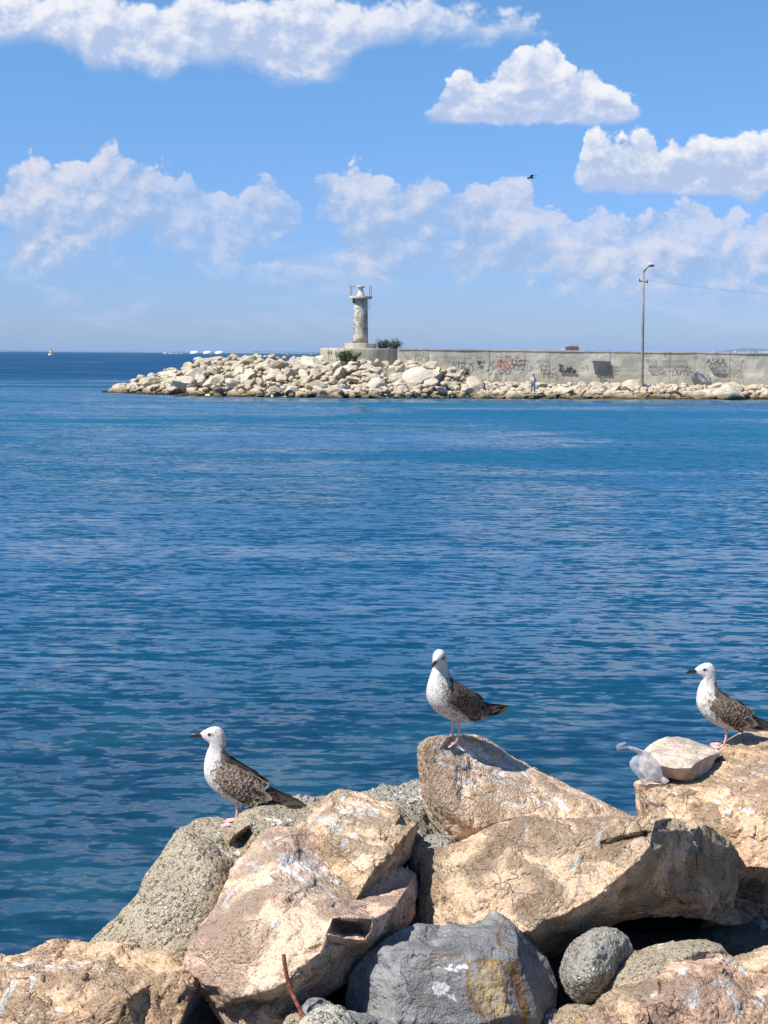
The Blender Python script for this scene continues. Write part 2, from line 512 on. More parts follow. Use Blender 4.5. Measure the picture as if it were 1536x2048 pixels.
# ------------------------------------------------------------------ the near stones
def refine(V, F, flag, front, back, maxit=9):
    for _ in range(maxit):
        E = np.concatenate([F[:, [0, 1]], F[:, [1, 2]], F[:, [2, 0]]])
        Es = np.sort(E, 1)
        key = Es[:, 0].astype(np.int64) * len(V) + Es[:, 1]
        uk, inv = np.unique(key, return_inverse=True)
        a = uk // len(V); b = uk % len(V)
        L = np.linalg.norm(V[a] - V[b], axis=1)
        tgt = np.where((flag[a] > 0) & (flag[b] > 0), back, front)
        mark = L > tgt
        if not mark.any(): break
        nid = np.full(len(uk), -1, dtype=np.int64)
        nid[mark] = len(V) + np.arange(mark.sum())
        V = np.concatenate([V, (V[a[mark]] + V[b[mark]]) / 2])
        flag = np.concatenate([flag, flag[a[mark]] * flag[b[mark]]])
        m = nid[inv].reshape(3, -1).T
        cnt = (m >= 0).sum(1)
        out = [F[cnt == 0]]
        for k in (1, 2):
            s = cnt == k
            f = F[s]; mm = m[s]
            if not len(f): continue
            r = np.argmax(mm >= 0, 1) if k == 1 else (np.argmin(mm >= 0, 1) + 1) % 3
            ix = (r[:, None] + np.arange(3)) % 3
            f = np.take_along_axis(f, ix, 1); mm = np.take_along_axis(mm, ix, 1)
            if k == 1:
                out += [np.stack([f[:, 0], mm[:, 0], f[:, 2]], 1), np.stack([mm[:, 0], f[:, 1], f[:, 2]], 1)]
            else:
                out += [np.stack([mm[:, 0], f[:, 1], mm[:, 1]], 1), np.stack([f[:, 0], mm[:, 0], mm[:, 1]], 1), np.stack([f[:, 0], mm[:, 1], f[:, 2]], 1)]
        s = cnt == 3
        f = F[s]; mm = m[s]
        if len(f):
            out += [np.stack([f[:, 0], mm[:, 0], mm[:, 2]], 1), np.stack([mm[:, 0], f[:, 1], mm[:, 1]], 1), np.stack([mm[:, 2], mm[:, 1], f[:, 2]], 1), mm]
        F = np.concatenate(out)
    return V, F, flag


def relax(V, F, it, k=0.5):
    E = np.unique(np.sort(np.concatenate([F[:, [0, 1]], F[:, [1, 2]], F[:, [2, 0]]]), 1), axis=0)
    deg = np.bincount(E.ravel(), minlength=len(V))[:, None]
    for _ in range(it):
        s = np.zeros_like(V)
        for c in range(3):
            s[:, c] = np.bincount(E[:, 0], V[E[:, 1], c], len(V)) + np.bincount(E[:, 1], V[E[:, 0], c], len(V))
        V = V * (1 - k) + k * s / np.maximum(deg, 1)
    return V


def normals(V, F):
    n = np.cross(V[F[:, 1]] - V[F[:, 0]], V[F[:, 2]] - V[F[:, 0]])
    o = np.zeros_like(V)
    for c in range(3):
        for k in range(3): o[:, c] += np.bincount(F[:, k], n[:, c], len(V))
    return o / np.maximum(np.linalg.norm(o, axis=1), 1e-12)[:, None]


NEAR = []      # (object, bvh) of every near stone


def stone(name, label, cat, mat, outline, inner, thick=0.6, rough=1.0, chip=0.6, soft=1, detail=0.0095, marks=(), seed=0, group=None):
    """a solid stone: seen side drawn by outline and ridges (px, px, metres away), hidden side closed behind it"""
    pts, idx = [], {}

    def pid(p):
        k = (round(p[0]), round(p[1]))
        if k not in idx:
            idx[k] = len(pts); pts.append(p)
        return idx[k]
    loop = [pid(p) for p in outline]
    edges = []
    for ch in inner:
        ids = [pid(p) for p in ch]
        edges += [(a, b) for a, b in zip(ids, ids[1:]) if a != b]
    cv, ce, cf, ov, oe, of = geometry.delaunay_2d_cdt([Vector((p[0], -p[1])) for p in pts], edges, [loop[::-1]], 1, 0.01)
    Y = []
    for v, o in zip(cv, ov):
        if o: Y.append(pts[o[0]][2])
        else:
            w = [1 / ((v.x - p[0]) ** 2 + (-v.y - p[1]) ** 2 + 1) ** 1.5 for p in pts]
            Y.append(sum(a * p[2] for a, p in zip(w, pts)) / sum(w))
    where = {}
    for i, o in enumerate(ov):
        for q in o: where[q] = i
    V = [P(v.x, -v.y, y) for v, y in zip(cv, Y)]
    F = []
    for f in cf:
        f = list(f)
        for i in range(1, len(f) - 1): F.append([f[0], f[i], f[i + 1]])
    nf = len(V)
    # boundary loop as triangulated
    from collections import defaultdict
    cnt = defaultdict(int)
    for a, b, c in F:
        for e in ((a, b), (b, c), (c, a)): cnt[e] += 1
    nxt = {a: b for (a, b) in cnt if (b, a) not in cnt}
    start = where[loop[0]]
    ring = [start]
    while nxt[ring[-1]] != start: ring.append(nxt[ring[-1]])
    pxy = [(cv[i].x, -cv[i].y, Y[i]) for i in ring]
    cx = sum(p[0] for p in pxy) / len(pxy); cy = sum(p[1] for p in pxy) / len(pxy)
    prev = ring
    for dy, sh in ((0.30, 0.015), (0.72, 0.2), (1.0, 0.55)):
        cur = []
        for (x, y, yy) in pxy:
            cur.append(len(V)); V.append(P(x + (cx - x) * sh, y + (cy - y) * sh, yy + thick * dy))
        n = len(ring)
        for i in range(n):
            j = (i + 1) % n
            F += [[prev[j], prev[i], cur[i]], [prev[j], cur[i], cur[j]]]
        prev = cur
    c = len(V); V.append(P(cx, cy, max(p[2] for p in pxy) + thick))
    for i in range(len(prev)): F.append([prev[(i + 1) % len(prev)], prev[i], c])
    V = np.array([tuple(v) for v in V]); F = np.array(F, dtype=np.int64)
    flag = np.zeros(len(V)); flag[nf:] = 1
    V, F, flag = refine(V, F, flag, 0.05, 0.12)
    if soft: V = relax(V, F, soft, 0.45)
    nr = normals(V, F)
    V = V + nr * (0.009 * rough * fbm(V * 4.0, seed, 3))[:, None]
    V, F, flag = refine(V, F, flag, detail, 0.08)
    nr = normals(V, F)
    # chipped planes and a grainy, broken skin
    warp = np.stack([fbm(V * 9, seed + 60 + i, 2) for i in range(3)], 1) * 0.5
    d = 0.013 * chip * facet(V * 3.1 + warp * 0.6, seed + 2) + 0.012 * chip * facet(V * 6.5 + warp, seed) + 0.006 * chip * facet(V * 16 + warp, seed + 5)
    d += rough * (0.006 * fbm(V * 11, seed + 9, 4) - 0.007 * np.abs(fbm(V * 7, seed + 21, 4)) + 0.0035 * fbm(V * 60, seed + 33, 2))
    V = V + nr * d[:, None]
    bvh = BVHTree.FromPolygons([tuple(v) for v in V], [tuple(f) for f in F]) if marks else None
    at = {k: np.zeros(len(V)) for k in ('white', 'brown', 'yellow', 'grey')}

    def hit(px, py):
        h = bvh.ray_cast(CAM, ray(px, py).normalized())
        return np.array(h[0]) if h[0] is not None else None

    def seg(kind, x0, y0, x1, y1, w, amp=1.0):
        a, b = hit(x0, y0), hit(x1, y1)
        if a is None or b is None: return
        dist = np.linalg.norm(a - np.array(CAM)); wm = w * dist / FP
        ab = b - a; L = max(ab @ ab, 1e-9)
        near = np.where(np.linalg.norm(V - (a + b) / 2, axis=1) < wm * 2 + L ** .5)[0]
        t = np.clip(((V[near] - a) @ ab) / L, 0, 1)
        dd = np.linalg.norm(V[near] - a - t[:, None] * ab, axis=1)
        val = amp * np.clip(1.25 - dd / wm, 0, 1)
        at[kind][near] = np.maximum(at[kind][near], val)
    r2 = random.Random(seed + 5)
    for mk_ in marks:
        if mk_[0] == 'spray':                     # many short streaks inside an area
            _, kind, x, y, rx, ry, num, dx, dy, w = mk_
            for _k in range(num):
                a = r2.uniform(0, 6.28); q = math.sqrt(r2.random())
                x0, y0 = x + rx * q * math.cos(a), y + ry * q * math.sin(a)
                s = r2.uniform(0.3, 1.0)
                if kind == 'white': seg(kind, x0, y0, x0 + dx * s, y0 + dy * s, w * r2.uniform(0.5, 1.1), r2.uniform(0.6, 1.0))
                else: seg(kind, x0, y0, x0 + dx * s, y0 + dy * s, w * r2.uniform(1.5, 3.2), r2.uniform(0.30, 0.58))
        elif mk_[0] == 'line':
            _, kind, w, *pp = mk_
            for p, q in zip(pp, pp[1:]): seg(kind, *p, *q, w)
        else:
            seg(*mk_)
    base = Vector((V[:, 0].mean(), V[:, 1].mean(), V[:, 2].min()))
    o = mk(name, V - np.array(base), F, M[mat], None, True, base, at)
    tag(o, label, cat, group)
    NEAR.append((o, BVHTree.FromPolygons([tuple(v) for v in V], [tuple(f) for f in F])))
    return o


# --- tan boulder in the lower left corner
stone('boulder', 'low flat topped tan boulder in the bottom left corner, beside the water', 'rock', 'ochre',
      [(-70, 1935, 5.3), (-70, 2140, 4.75), (150, 2150, 4.7), (310, 2140, 4.75), (352, 2060, 4.9), (375, 2000, 5.0), (388, 1962, 5.05), (372, 1930, 5.12), (335, 1906, 5.25), (300, 1897, 5.3), (250, 1894, 5.35), (190, 1895, 5.38), (125, 1886, 5.42), (85, 1894, 5.42), (45, 1909, 5.4), (0, 1914, 5.35)],
      [[(-70, 1965, 5.0), (0, 1950, 5.02), (80, 1945, 5.05), (200, 1950, 5.05), (300, 1968, 5.02), (345, 1975, 5.0), (388, 1962, 5.05)],
       [(0, 1930, 5.25), (120, 1915, 5.28), (250, 1918, 5.22), (330, 1935, 5.15)],
       [(60, 2020, 4.82), (170, 2030, 4.80), (250, 1998, 4.86), (300, 1968, 5.02)],
       [(250, 1998, 4.86), (275, 2060, 4.82), (290, 2110, 4.80)],
       [(300, 2010, 4.97), (335, 2040, 4.95)], [(180, 2080, 4.76), (60, 2090, 4.76)]],
      0.7, 0.9, 1.3, 0, marks=[
          ('line', 'white', 9, (2, 2020), (15, 1990), (28, 1968)), ('line', 'white', 5, (55, 1985), (66, 1960), (58, 1940)),
          ('line', 'white', 6, (-20, 1930), (40, 1931), (110, 1934), (200, 1938)), ('spray', 'white', 100, 1930, 110, 12, 20, 12, 1, 4),
          ('white', 224, 1947, 228, 1948, 6), ('spray', 'white', 80, 2020, 40, 20, 4, -3, 6, 6),
          ('spray', 'brown', 300, 1990, 70, 40, 22, 8, 6, 14), ('spray', 'brown', 320, 1915, 50, 12, 10, 18, 4, 9), ('spray', 'brown', 280, 2050, 60, 40, 16, 6, 8, 12),
          ('spray', 'brown', 200, 2030, 60, 40, 10, 8, 6, 9), ('spray', 'brown', 100, 2070, 100, 30, 10, 10, 3, 9)], seed=1)

# --- slab of pebbly concrete under the left gull
stone('concrete_slab', 'sloping grey slab of pebble filled concrete under the left gull', 'rock', 'pebble',
      [(172, 1890, 5.45), (195, 1868, 5.50), (232, 1838, 5.56), (272, 1792, 5.64), (288, 1752, 5.72), (318, 1712, 5.8), (335, 1684, 5.87), (362, 1656, 5.95), (380, 1652, 5.98), (388, 1643, 6.02), (410, 1635, 6.08), (432, 1634, 6.1), (452, 1639, 6.08), (500, 1645, 6.05), (540, 1690, 5.95), (520, 1800, 5.75), (480, 1930, 5.5), (420, 1985, 5.4), (350, 1985, 5.4), (250, 1930, 5.42)],
      [[(362, 1660, 5.9), (400, 1700, 5.66), (430, 1735, 5.60), (452, 1765, 5.58)],
       [(300, 1780, 5.55), (330, 1850, 5.42), (360, 1930, 5.32)],
       [(400, 1700, 5.66), (395, 1790, 5.50), (390, 1880, 5.40)], [(440, 1668, 5.92), (465, 1715, 5.8)]],
      0.75, 1.1, 0.35, 2, marks=[
          ('line', 'brown', 4, (388, 1666), (400, 1678), (412, 1686)), ('line', 'brown', 2.6, (402, 1703), (420, 1722), (436, 1745), (448, 1764)), ('line', 'brown', 2.4, (366, 1670), (388, 1692)), ('line', 'brown', 4, (396, 1714), (408, 1712)),
          ('spray', 'white', 432, 1665, 14, 8, 5, 6, 5, 4), ('line', 'white', 7, (438, 1690), (446, 1702), (462, 1715)), ('spray', 'brown', 372, 1735, 18, 8, 6, 5, 3, 6)], seed=2)

# --- rounded conglomerate boulder with a hollow
stone('conglomerate_boulder', 'grey tan conglomerate boulder with a dark hollow, in front of the left gull\'s tail', 'rock', 'conglo',
      [(454, 1686, 5.86), (458, 1664, 5.9), (470, 1642, 5.94), (487, 1621, 5.98), (506, 1608, 6.02), (530, 1598, 6.05), (560, 1600, 6.06), (600, 1606, 6.08), (660, 1604, 6.1), (700, 1640, 6.0), (690, 1740, 5.85), (600, 1800, 5.75), (500, 1800, 5.72), (462, 1735, 5.78), (468, 1715, 5.80), (459, 1705, 5.83)],
      [[(468, 1672, 5.84), (480, 1662, 5.80), (497, 1650, 5.78), (502, 1656, 5.78), (508, 1668, 5.76)],
       [(470, 1695, 5.92), (482, 1685, 5.98), (498, 1665, 5.98)],
       [(508, 1668, 5.76), (500, 1682, 5.74), (488, 1700, 5.72), (474, 1712, 5.74)],
       [(520, 1630, 5.86), (580, 1640, 5.85), (640, 1650, 5.86)]],
      0.7, 1.0, 0.3, 1, marks=[
          ('spray', 'yellow', 500, 1690, 24, 20, 22, 5, -6, 10), ('line', 'white', 5, (470, 1702), (478, 1708)), ('spray', 'white', 550, 1640, 30, 10, 8, 8, 4, 5), ('line', 'white', 3, (452, 1655), (470, 1628), (500, 1607)),
          ('spray', 'brown', 478, 1685, 22, 16, 14, -4, 6, 9)], seed=3)

# --- grey rubble behind, between the left boulder and the gull rock
stone('conglomerate_boulder', 'rough grey conglomerate lump wedged behind the pink topped boulder, left of the central gull\'s rock', 'rock', 'greyconglo',
      [(540, 1612, 6.5), (598, 1594, 6.5), (645, 1592, 6.5), (700, 1600, 6.5), (735, 1588, 6.5), (750, 1580, 6.52), (768, 1572, 6.54), (785, 1575, 6.54), (800, 1574, 6.56), (820, 1566, 6.6), (842, 1560, 6.6), (890, 1575, 6.6), (905, 1660, 6.4), (880, 1710, 6.2), (800, 1720, 6.1), (700, 1700, 6.2), (560, 1670, 6.3)],
      [[(740, 1610, 6.3), (800, 1605, 6.32), (845, 1600, 6.36)], [(800, 1605, 6.32), (825, 1640, 6.2), (845, 1668, 6.12)], [(842, 1632, 6.32), (866, 1655, 6.34)]],
      0.6, 1.4, 0.8, 0, marks=[('spray', 'white', 820, 1590, 30, 18, 8, 6, 5, 6), ('spray', 'brown', 768, 1582, 14, 8, 5, 5, 3, 7)], seed=4)

stone('cobble', 'small rounded grey stone tucked under the central gull\'s rock', 'rock', 'greyconglo',
      [(812, 1712, 5.98), (830, 1690, 6.02), (852, 1674, 6.05), (880, 1666, 6.06), (905, 1674, 6.05), (915, 1690, 6.02), (900, 1720, 5.95), (860, 1760, 5.9), (822, 1760, 5.92)],
      [[(838, 1712, 5.86), (870, 1695, 5.88), (895, 1690, 5.92)], [(835, 1735, 5.86), (860, 1730, 5.85)]], 0.3, 0.8, 0.3, 2, seed=5)

# --- the big pink tan boulder, left of centre
stone('boulder', 'big pink tan boulder with a smooth cracked face, behind the rusty rod', 'rock', 'pink',
      [(369, 1930, 5.12), (376, 1895, 5.2), (400, 1850, 5.3), (432, 1808, 5.4), (455, 1762, 5.5), (466, 1735, 5.56), (486, 1712, 5.62), (500, 1695, 5.66), (522, 1662, 5.74), (550, 1655, 5.78), (600, 1650, 5.8), (700, 1680, 5.8), (830, 1750, 5.8), (836, 1790, 5.75), (822, 1842, 5.62), (790, 1890, 5.48), (740, 1935, 5.32), (690, 1970, 5.2), (650, 1995, 5.12), (615, 2030, 5.05), (590, 2110, 4.95), (500, 2110, 4.98), (455, 2055, 5.08), (430, 2020, 5.12), (408, 1985, 5.15), (385, 1965, 5.14)],
      [[(522, 1662, 5.74), (545, 1690, 5.58), (562, 1735, 5.42), (605, 1790, 5.22), (640, 1820, 5.10), (666, 1836, 5.03)],          # ridge between face and gully
       [(600, 1655, 5.72), (640, 1715, 5.62), (700, 1785, 5.42), (712, 1798, 5.38), (790, 1812, 5.24)],                            # foot of the upper stone
       [(666, 1836, 5.03), (710, 1837, 5.06), (745, 1838, 5.10), (768, 1828, 5.15), (790, 1812, 5.24)],                           # lip of the ledge
       [(666, 1836, 5.03), (652, 1868, 4.98), (648, 1895, 4.95), (640, 1905, 4.93), (600, 1935, 4.89), (580, 1958, 4.87), (545, 1975, 4.87), (505, 1985, 4.88), (468, 1996, 4.92), (440, 1974, 4.98), (415, 1970, 5.02), (385, 1948, 5.10), (369, 1930, 5.12)],
       [(675, 1846, 5.17), (712, 1850, 5.19), (728, 1868, 5.17), (690, 1866, 5.18)],                                               # pocket
       [(652, 1868, 4.98), (690, 1876, 5.02), (730, 1880, 5.06), (742, 1862, 5.09), (745, 1838, 5.10)],
       [(655, 1885, 5.02), (690, 1888, 5.10), (735, 1888, 5.14), (790, 1850, 5.30)],
       [(648, 1895, 4.95), (645, 1950, 5.02), (630, 1985, 5.05)],
       [(470, 2010, 5.05), (505, 2000, 5.04), (545, 2000, 4.99), (590, 1985, 4.96), (630, 1950, 4.97)],
       [(500, 2040, 4.98), (560, 2030, 4.96), (600, 2010, 4.98)],
       [(430, 1870, 5.12), (500, 1850, 5.07), (570, 1840, 5.04)], [(430, 1940, 5.03), (500, 1930, 4.96), (570, 1910, 4.93)]],
      0.6, 0.7, 0.6, 0, marks=[
          ('line', 'white', 5, (446, 1812), (458, 1790), (482, 1768)), ('line', 'white', 5, (534, 1762), (545, 1745)), ('line', 'white', 6, (547, 1850), (551, 1838)),
          ('spray', 'white', 590, 1715, 40, 30, 34, 22, 16, 5), ('spray', 'white', 640, 1755, 45, 30, 26, 24, 18, 4.5), ('spray', 'white', 500, 1735, 25, 8, 8, 12, -8, 5), ('spray', 'white', 540, 1685, 20, 14, 6, 6, 6, 5),
          ('spray', 'grey', 600, 1730, 40, 45, 26, 26, 20, 14), ('spray', 'grey', 655, 1785, 45, 30, 22, 26, 18, 14), ('spray', 'grey', 690, 1815, 40, 14, 12, 20, 6, 10),
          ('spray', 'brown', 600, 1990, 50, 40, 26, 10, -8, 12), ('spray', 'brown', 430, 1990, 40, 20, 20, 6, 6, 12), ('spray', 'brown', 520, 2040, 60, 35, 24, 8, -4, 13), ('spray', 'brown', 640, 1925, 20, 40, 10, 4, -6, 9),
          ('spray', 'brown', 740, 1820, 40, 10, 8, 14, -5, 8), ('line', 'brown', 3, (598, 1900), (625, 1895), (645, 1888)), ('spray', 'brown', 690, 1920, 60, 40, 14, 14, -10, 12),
          ('line', 'brown', 1.8, (485, 1820), (478, 1860), (490, 1900)), ('line', 'brown', 1.6, (560, 1800), (578, 1840), (572, 1890)), ('line', 'brown', 1.6, (430, 1910), (470, 1890), (520, 1875))], seed=6)

# --- the stone lying over it
stone('boulder', 'wedge shaped tan boulder with pink top, resting over the big pink tan boulder', 'rock', 'tan',
      [(586, 1650, 5.82), (615, 1628, 5.92), (640, 1604, 6.0), (662, 1584, 6.06), (682, 1580, 6.08), (712, 1584, 6.08), (735, 1590, 6.06), (762, 1604, 6.0), (790, 1612, 5.96), (803, 1620, 5.92), (812, 1634, 5.88), (832, 1648, 5.84), (835, 1668, 5.88), (826, 1692, 5.92), (818, 1720, 5.95), (800, 1752, 5.94), (780, 1790, 5.88), (752, 1806, 5.78), (712, 1797, 5.36), (690, 1770, 5.45), (662, 1735, 5.56), (632, 1695, 5.68)],
      [[(812, 1634, 5.88), (803, 1632, 5.80), (798, 1628, 5.80)],
       [(832, 1648, 5.84), (812, 1668, 5.68), (796, 1690, 5.60), (778, 1712, 5.54), (755, 1728, 5.50), (742, 1745, 5.45), (730, 1768, 5.40), (712, 1797, 5.36)],
       [(820, 1690, 5.80), (800, 1720, 5.76), (770, 1750, 5.70), (745, 1785, 5.62)],
       [(650, 1640, 5.75), (720, 1650, 5.72), (790, 1650, 5.74)], [(660, 1690, 5.58), (720, 1700, 5.54)]],
      0.7, 0.95, 0.9, 0, marks=[
          ('spray', 'white', 690, 1625, 60, 28, 34, 10, 4, 5), ('spray', 'white', 740, 1615, 50, 14, 16, 8, 4, 5), ('line', 'white', 6, (686, 1692), (692, 1678)), ('line', 'white', 5, (704, 1674), (712, 1666)), ('spray', 'white', 640, 1650, 40, 20, 16, 8, 6, 5),
          ('line', 'white', 7, (682, 1600), (690, 1588)), ('spray', 'brown', 640, 1690, 18, 12, 6, 5, 5, 8), ('spray', 'brown', 800, 1720, 20, 50, 10, -8, 10, 10)], seed=7)

# --- the rock the central gull stands on
stone('boulder', 'long buff boulder streaked with white droppings under the central gull', 'rock', 'buff',
      [(834, 1494, 6.06), (840, 1484, 6.08), (856, 1474, 6.1), (872, 1471, 6.12), (892, 1473, 6.15), (915, 1470, 6.28), (940, 1468, 6.36), (962, 1472, 6.40), (985, 1484, 6.42), (1008, 1500, 6.42), (1030, 1517, 6.42), (1060, 1531, 6.4), (1110, 1556, 6.34), (1150, 1576, 6.28), (1190, 1596, 6.22), (1230, 1616, 6.15), (1262, 1628, 6.1), (1282, 1642, 6.05), (1290, 1700, 6.1), (1150, 1760, 6.1), (1000, 1740, 6.1), (930, 1705, 6.1), (905, 1688, 6.1), (880, 1664, 6.14), (860, 1640, 6.2), (846, 1600, 6.24), (838, 1550, 6.2)],
      [[(842, 1500, 6.04), (851, 1530, 6.02), (862, 1562, 6.0), (878, 1595, 5.97), (898, 1620, 5.95), (930, 1648, 5.93), (955, 1662, 5.93)],
       [(898, 1620, 5.95), (900, 1650, 6.03), (910, 1680, 6.05)],
       [(955, 1662, 5.93), (990, 1645, 5.96), (1030, 1634, 5.99), (1150, 1645, 5.99), (1282, 1642, 6.05)],
       [(955, 1662, 5.93), (975, 1690, 6.03), (1010, 1700, 6.05)],
       [(880, 1500, 6.10), (960, 1520, 6.22), (1060, 1560, 6.22), (1180, 1605, 6.12)],
       [(930, 1570, 6.05), (1020, 1605, 6.06), (1100, 1628, 6.04)]],
      0.6, 0.6, 0.35, 1, marks=[
          ('spray', 'white', 930, 1515, 60, 22, 46, 10, 7, 4.5), ('spray', 'white', 990, 1555, 90, 26, 44, 12, 7, 4), ('spray', 'white', 900, 1490, 40, 12, 22, 6, 4, 5), ('spray', 'white', 1060, 1590, 90, 20, 16, 12, 7, 4), ('spray', 'white', 1020, 1540, 40, 16, 16, 12, 8, 4),
          ('line', 'white', 6, (1122, 1612), (1134, 1620)), ('line', 'white', 4, (1190, 1604), (1202, 1612)), ('line', 'white', 5, (1110, 1598), (1122, 1604)), ('line', 'white', 4, (1040, 1612), (1050, 1618)),
          ('spray', 'yellow', 900, 1508, 8, 4, 5, 4, 2, 5), ('spray', 'brown', 950, 1640, 40, 12, 12, 8, 5, 8), ('spray', 'brown', 1120, 1570, 60, 30, 14, 20, 12, 6), ('spray', 'brown', 1180, 1615, 60, 12, 12, 20, 7, 7), ('spray', 'brown', 930, 1570, 40, 30, 12, 12, 5, 7),
          ('line', 'brown', 1.8, (1046, 1588), (1060, 1584), (1074, 1586)), ('line', 'brown', 2, (998, 1608), (1008, 1600), (1018, 1600)), ('line', 'brown', 1.8, (1076, 1616), (1092, 1608)), ('line', 'brown', 3, (942, 1514), (958, 1522)),
          ('spray', 'grey', 860, 1600, 16, 60, 22, 4, 14, 7), ('spray', 'grey', 890, 1660, 22, 22, 12, 6, 8, 8)], seed=8)

# --- the large block in the middle right
stone('boulder', 'large tan block with a shaded right end, in the middle on the right', 'rock', 'block',
      [(842, 1712, 5.86), (846, 1704, 5.88), (872, 1697, 5.9), (905, 1690, 5.92), (940, 1675, 5.92), (965, 1662, 5.92), (990, 1650, 5.92), (1024, 1640, 5.92), (1060, 1637, 5.9), (1120, 1638, 5.9), (1180, 1635, 5.9), (1230, 1635, 5.88), (1270, 1633, 5.88), (1310, 1637, 5.86), (1345, 1637, 5.9), (1375, 1643, 5.94), (1405, 1644, 6.0), (1428, 1655, 6.04), (1442, 1668, 6.08), (1464, 1684, 6.14), (1478, 1706, 6.18), (1476, 1740, 6.18), (1478, 1770, 6.18), (1472, 1815, 6.18), (1466, 1850, 6.2), (1438, 1848, 6.1), (1405, 1838, 6.0), (1350, 1828, 5.92), (1300, 1832, 5.86), (1240, 1842, 5.78), (1180, 1868, 5.72), (1120, 1905, 5.68), (1040, 1930, 5.6), (940, 1930, 5.55), (850, 1900, 5.6), (832, 1850, 5.7)],
      [[(1024, 1640, 5.92), (1060, 1642, 5.78), (1180, 1641, 5.74), (1270, 1640, 5.68), (1312, 1640, 5.62)],
       [(1312, 1640, 5.62), (1305, 1662, 5.58), (1300, 1690, 5.54), (1265, 1730, 5.48), (1225, 1765, 5.43), (1190, 1795, 5.40), (1130, 1828, 5.36), (1085, 1838, 5.34), (1062, 1860, 5.32), (1045, 1862, 5.32), (1010, 1845, 5.36), (960, 1840, 5.40), (930, 1860, 5.44)],
       [(1300, 1690, 5.54), (1320, 1740, 5.62), (1340, 1790, 5.74)], [(1225, 1765, 5.43), (1250, 1800, 5.58)], [(1130, 1828, 5.36), (1150, 1860, 5.56)], [(1062, 1860, 5.32), (1080, 1895, 5.5)],
       [(1380, 1660, 5.84), (1390, 1720, 5.84), (1400, 1800, 5.86)], [(1440, 1690, 6.0), (1446, 1780, 6.02)],
       [(1200, 1682, 5.61), (1248, 1668, 5.60), (1290, 1660, 5.60)], [(1215, 1690, 5.64), (1255, 1676, 5.66), (1290, 1668, 5.66)], [(1205, 1700, 5.57), (1255, 1688, 5.54), (1298, 1676, 5.56)],
       [(880, 1760, 5.66), (1000, 1750, 5.58), (1100, 1735, 5.54)], [(900, 1730, 5.76), (1000, 1690, 5.72), (1120, 1680, 5.66)]],
      0.8, 0.75, 0.7, 0, marks=[
          ('line', 'white', 4.5, (1053, 1645), (1054, 1680)), ('line', 'white', 5, (1206, 1645), (1200, 1666), (1193, 1688)), ('line', 'white', 4, (1158, 1712), (1144, 1740)),
          ('spray', 'white', 1120, 1640, 100, 3, 12, 9, 0, 3), ('line', 'yellow', 4, (1148, 1680), (1152, 1692)), ('spray', 'brown', 980, 1800, 100, 40, 26, 8, 5, 8), ('spray', 'brown', 1130, 1790, 70, 30, 12, 8, -5, 8),
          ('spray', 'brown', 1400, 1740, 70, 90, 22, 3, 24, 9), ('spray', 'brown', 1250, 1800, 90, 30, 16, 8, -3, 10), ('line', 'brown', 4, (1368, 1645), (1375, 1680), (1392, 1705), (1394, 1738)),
          ('line', 'brown', 1.8, (960, 1712), (985, 1690), (1030, 1675))], seed=9)

# --- the back right block
stone('boulder', 'broad flat ochre boulder at the right edge under the pale stone and the right gull', 'rock', 'ochre',
      [(1269, 1566, 6.86), (1282, 1560, 6.9), (1330, 1545, 7.0), (1400, 1520, 7.16), (1432, 1500, 7.3), (1446, 1484, 7.4), (1468, 1474, 7.46), (1490, 1467, 7.5), (1515, 1468, 7.5), (1545, 1463, 7.52), (1640, 1470, 7.5), (1640, 1850, 6.5), (1560, 1880, 6.4), (1500, 1860, 6.42), (1440, 1830, 6.5), (1380, 1780, 6.55), (1290, 1730, 6.7), (1278, 1660, 6.8), (1272, 1610, 6.84)],
      [[(1269, 1566, 6.86), (1285, 1572, 6.74), (1300, 1578, 6.70), (1380, 1580, 6.62), (1470, 1590, 6.54), (1560, 1600, 6.46), (1640, 1606, 6.42)],
       [(1285, 1572, 6.74), (1292, 1610, 6.66), (1300, 1660, 6.60)],
       [(1300, 1660, 6.60), (1400, 1650, 6.44), (1500, 1660, 6.32), (1640, 1670, 6.24)],
       [(1430, 1740, 6.38), (1500, 1735, 6.26), (1640, 1730, 6.2)],
       [(1460, 1765, 6.44), (1505, 1760, 6.46), (1540, 1750, 6.42), (1640, 1745, 6.4)],
       [(1440, 1540, 6.9), (1530, 1540, 6.85), (1640, 1545, 6.8)]],
      0.8, 0.75, 0.9, 0, marks=[
          ('spray', 'white', 1500, 1545, 50, 25, 26, 7, 2, 4), ('spray', 'white', 1400, 1600, 120, 30, 34, 5, 2, 3.4), ('spray', 'white', 1495, 1622, 18, 5, 8, 6, -2, 5), ('spray', 'white', 1515, 1484, 30, 6, 10, 5, 2, 5), ('spray', 'white', 1480, 1650, 60, 40, 14, 5, 2, 3.2),
          ('spray', 'brown', 1282, 1620, 12, 60, 18, 3, 14, 6), ('spray', 'brown', 1505, 1790, 40, 40, 30, 4, 12, 10), ('spray', 'brown', 1430, 1610, 90, 40, 20, 14, 3, 6), ('spray', 'grey', 1310, 1600, 30, 25, 10, 6, 3, 10),
          ('line', 'brown', 2.2, (1396, 1620), (1390, 1634), (1382, 1640)), ('spray', 'brown', 1500, 1720, 50, 20, 14, 12, 3, 8)], seed=10)

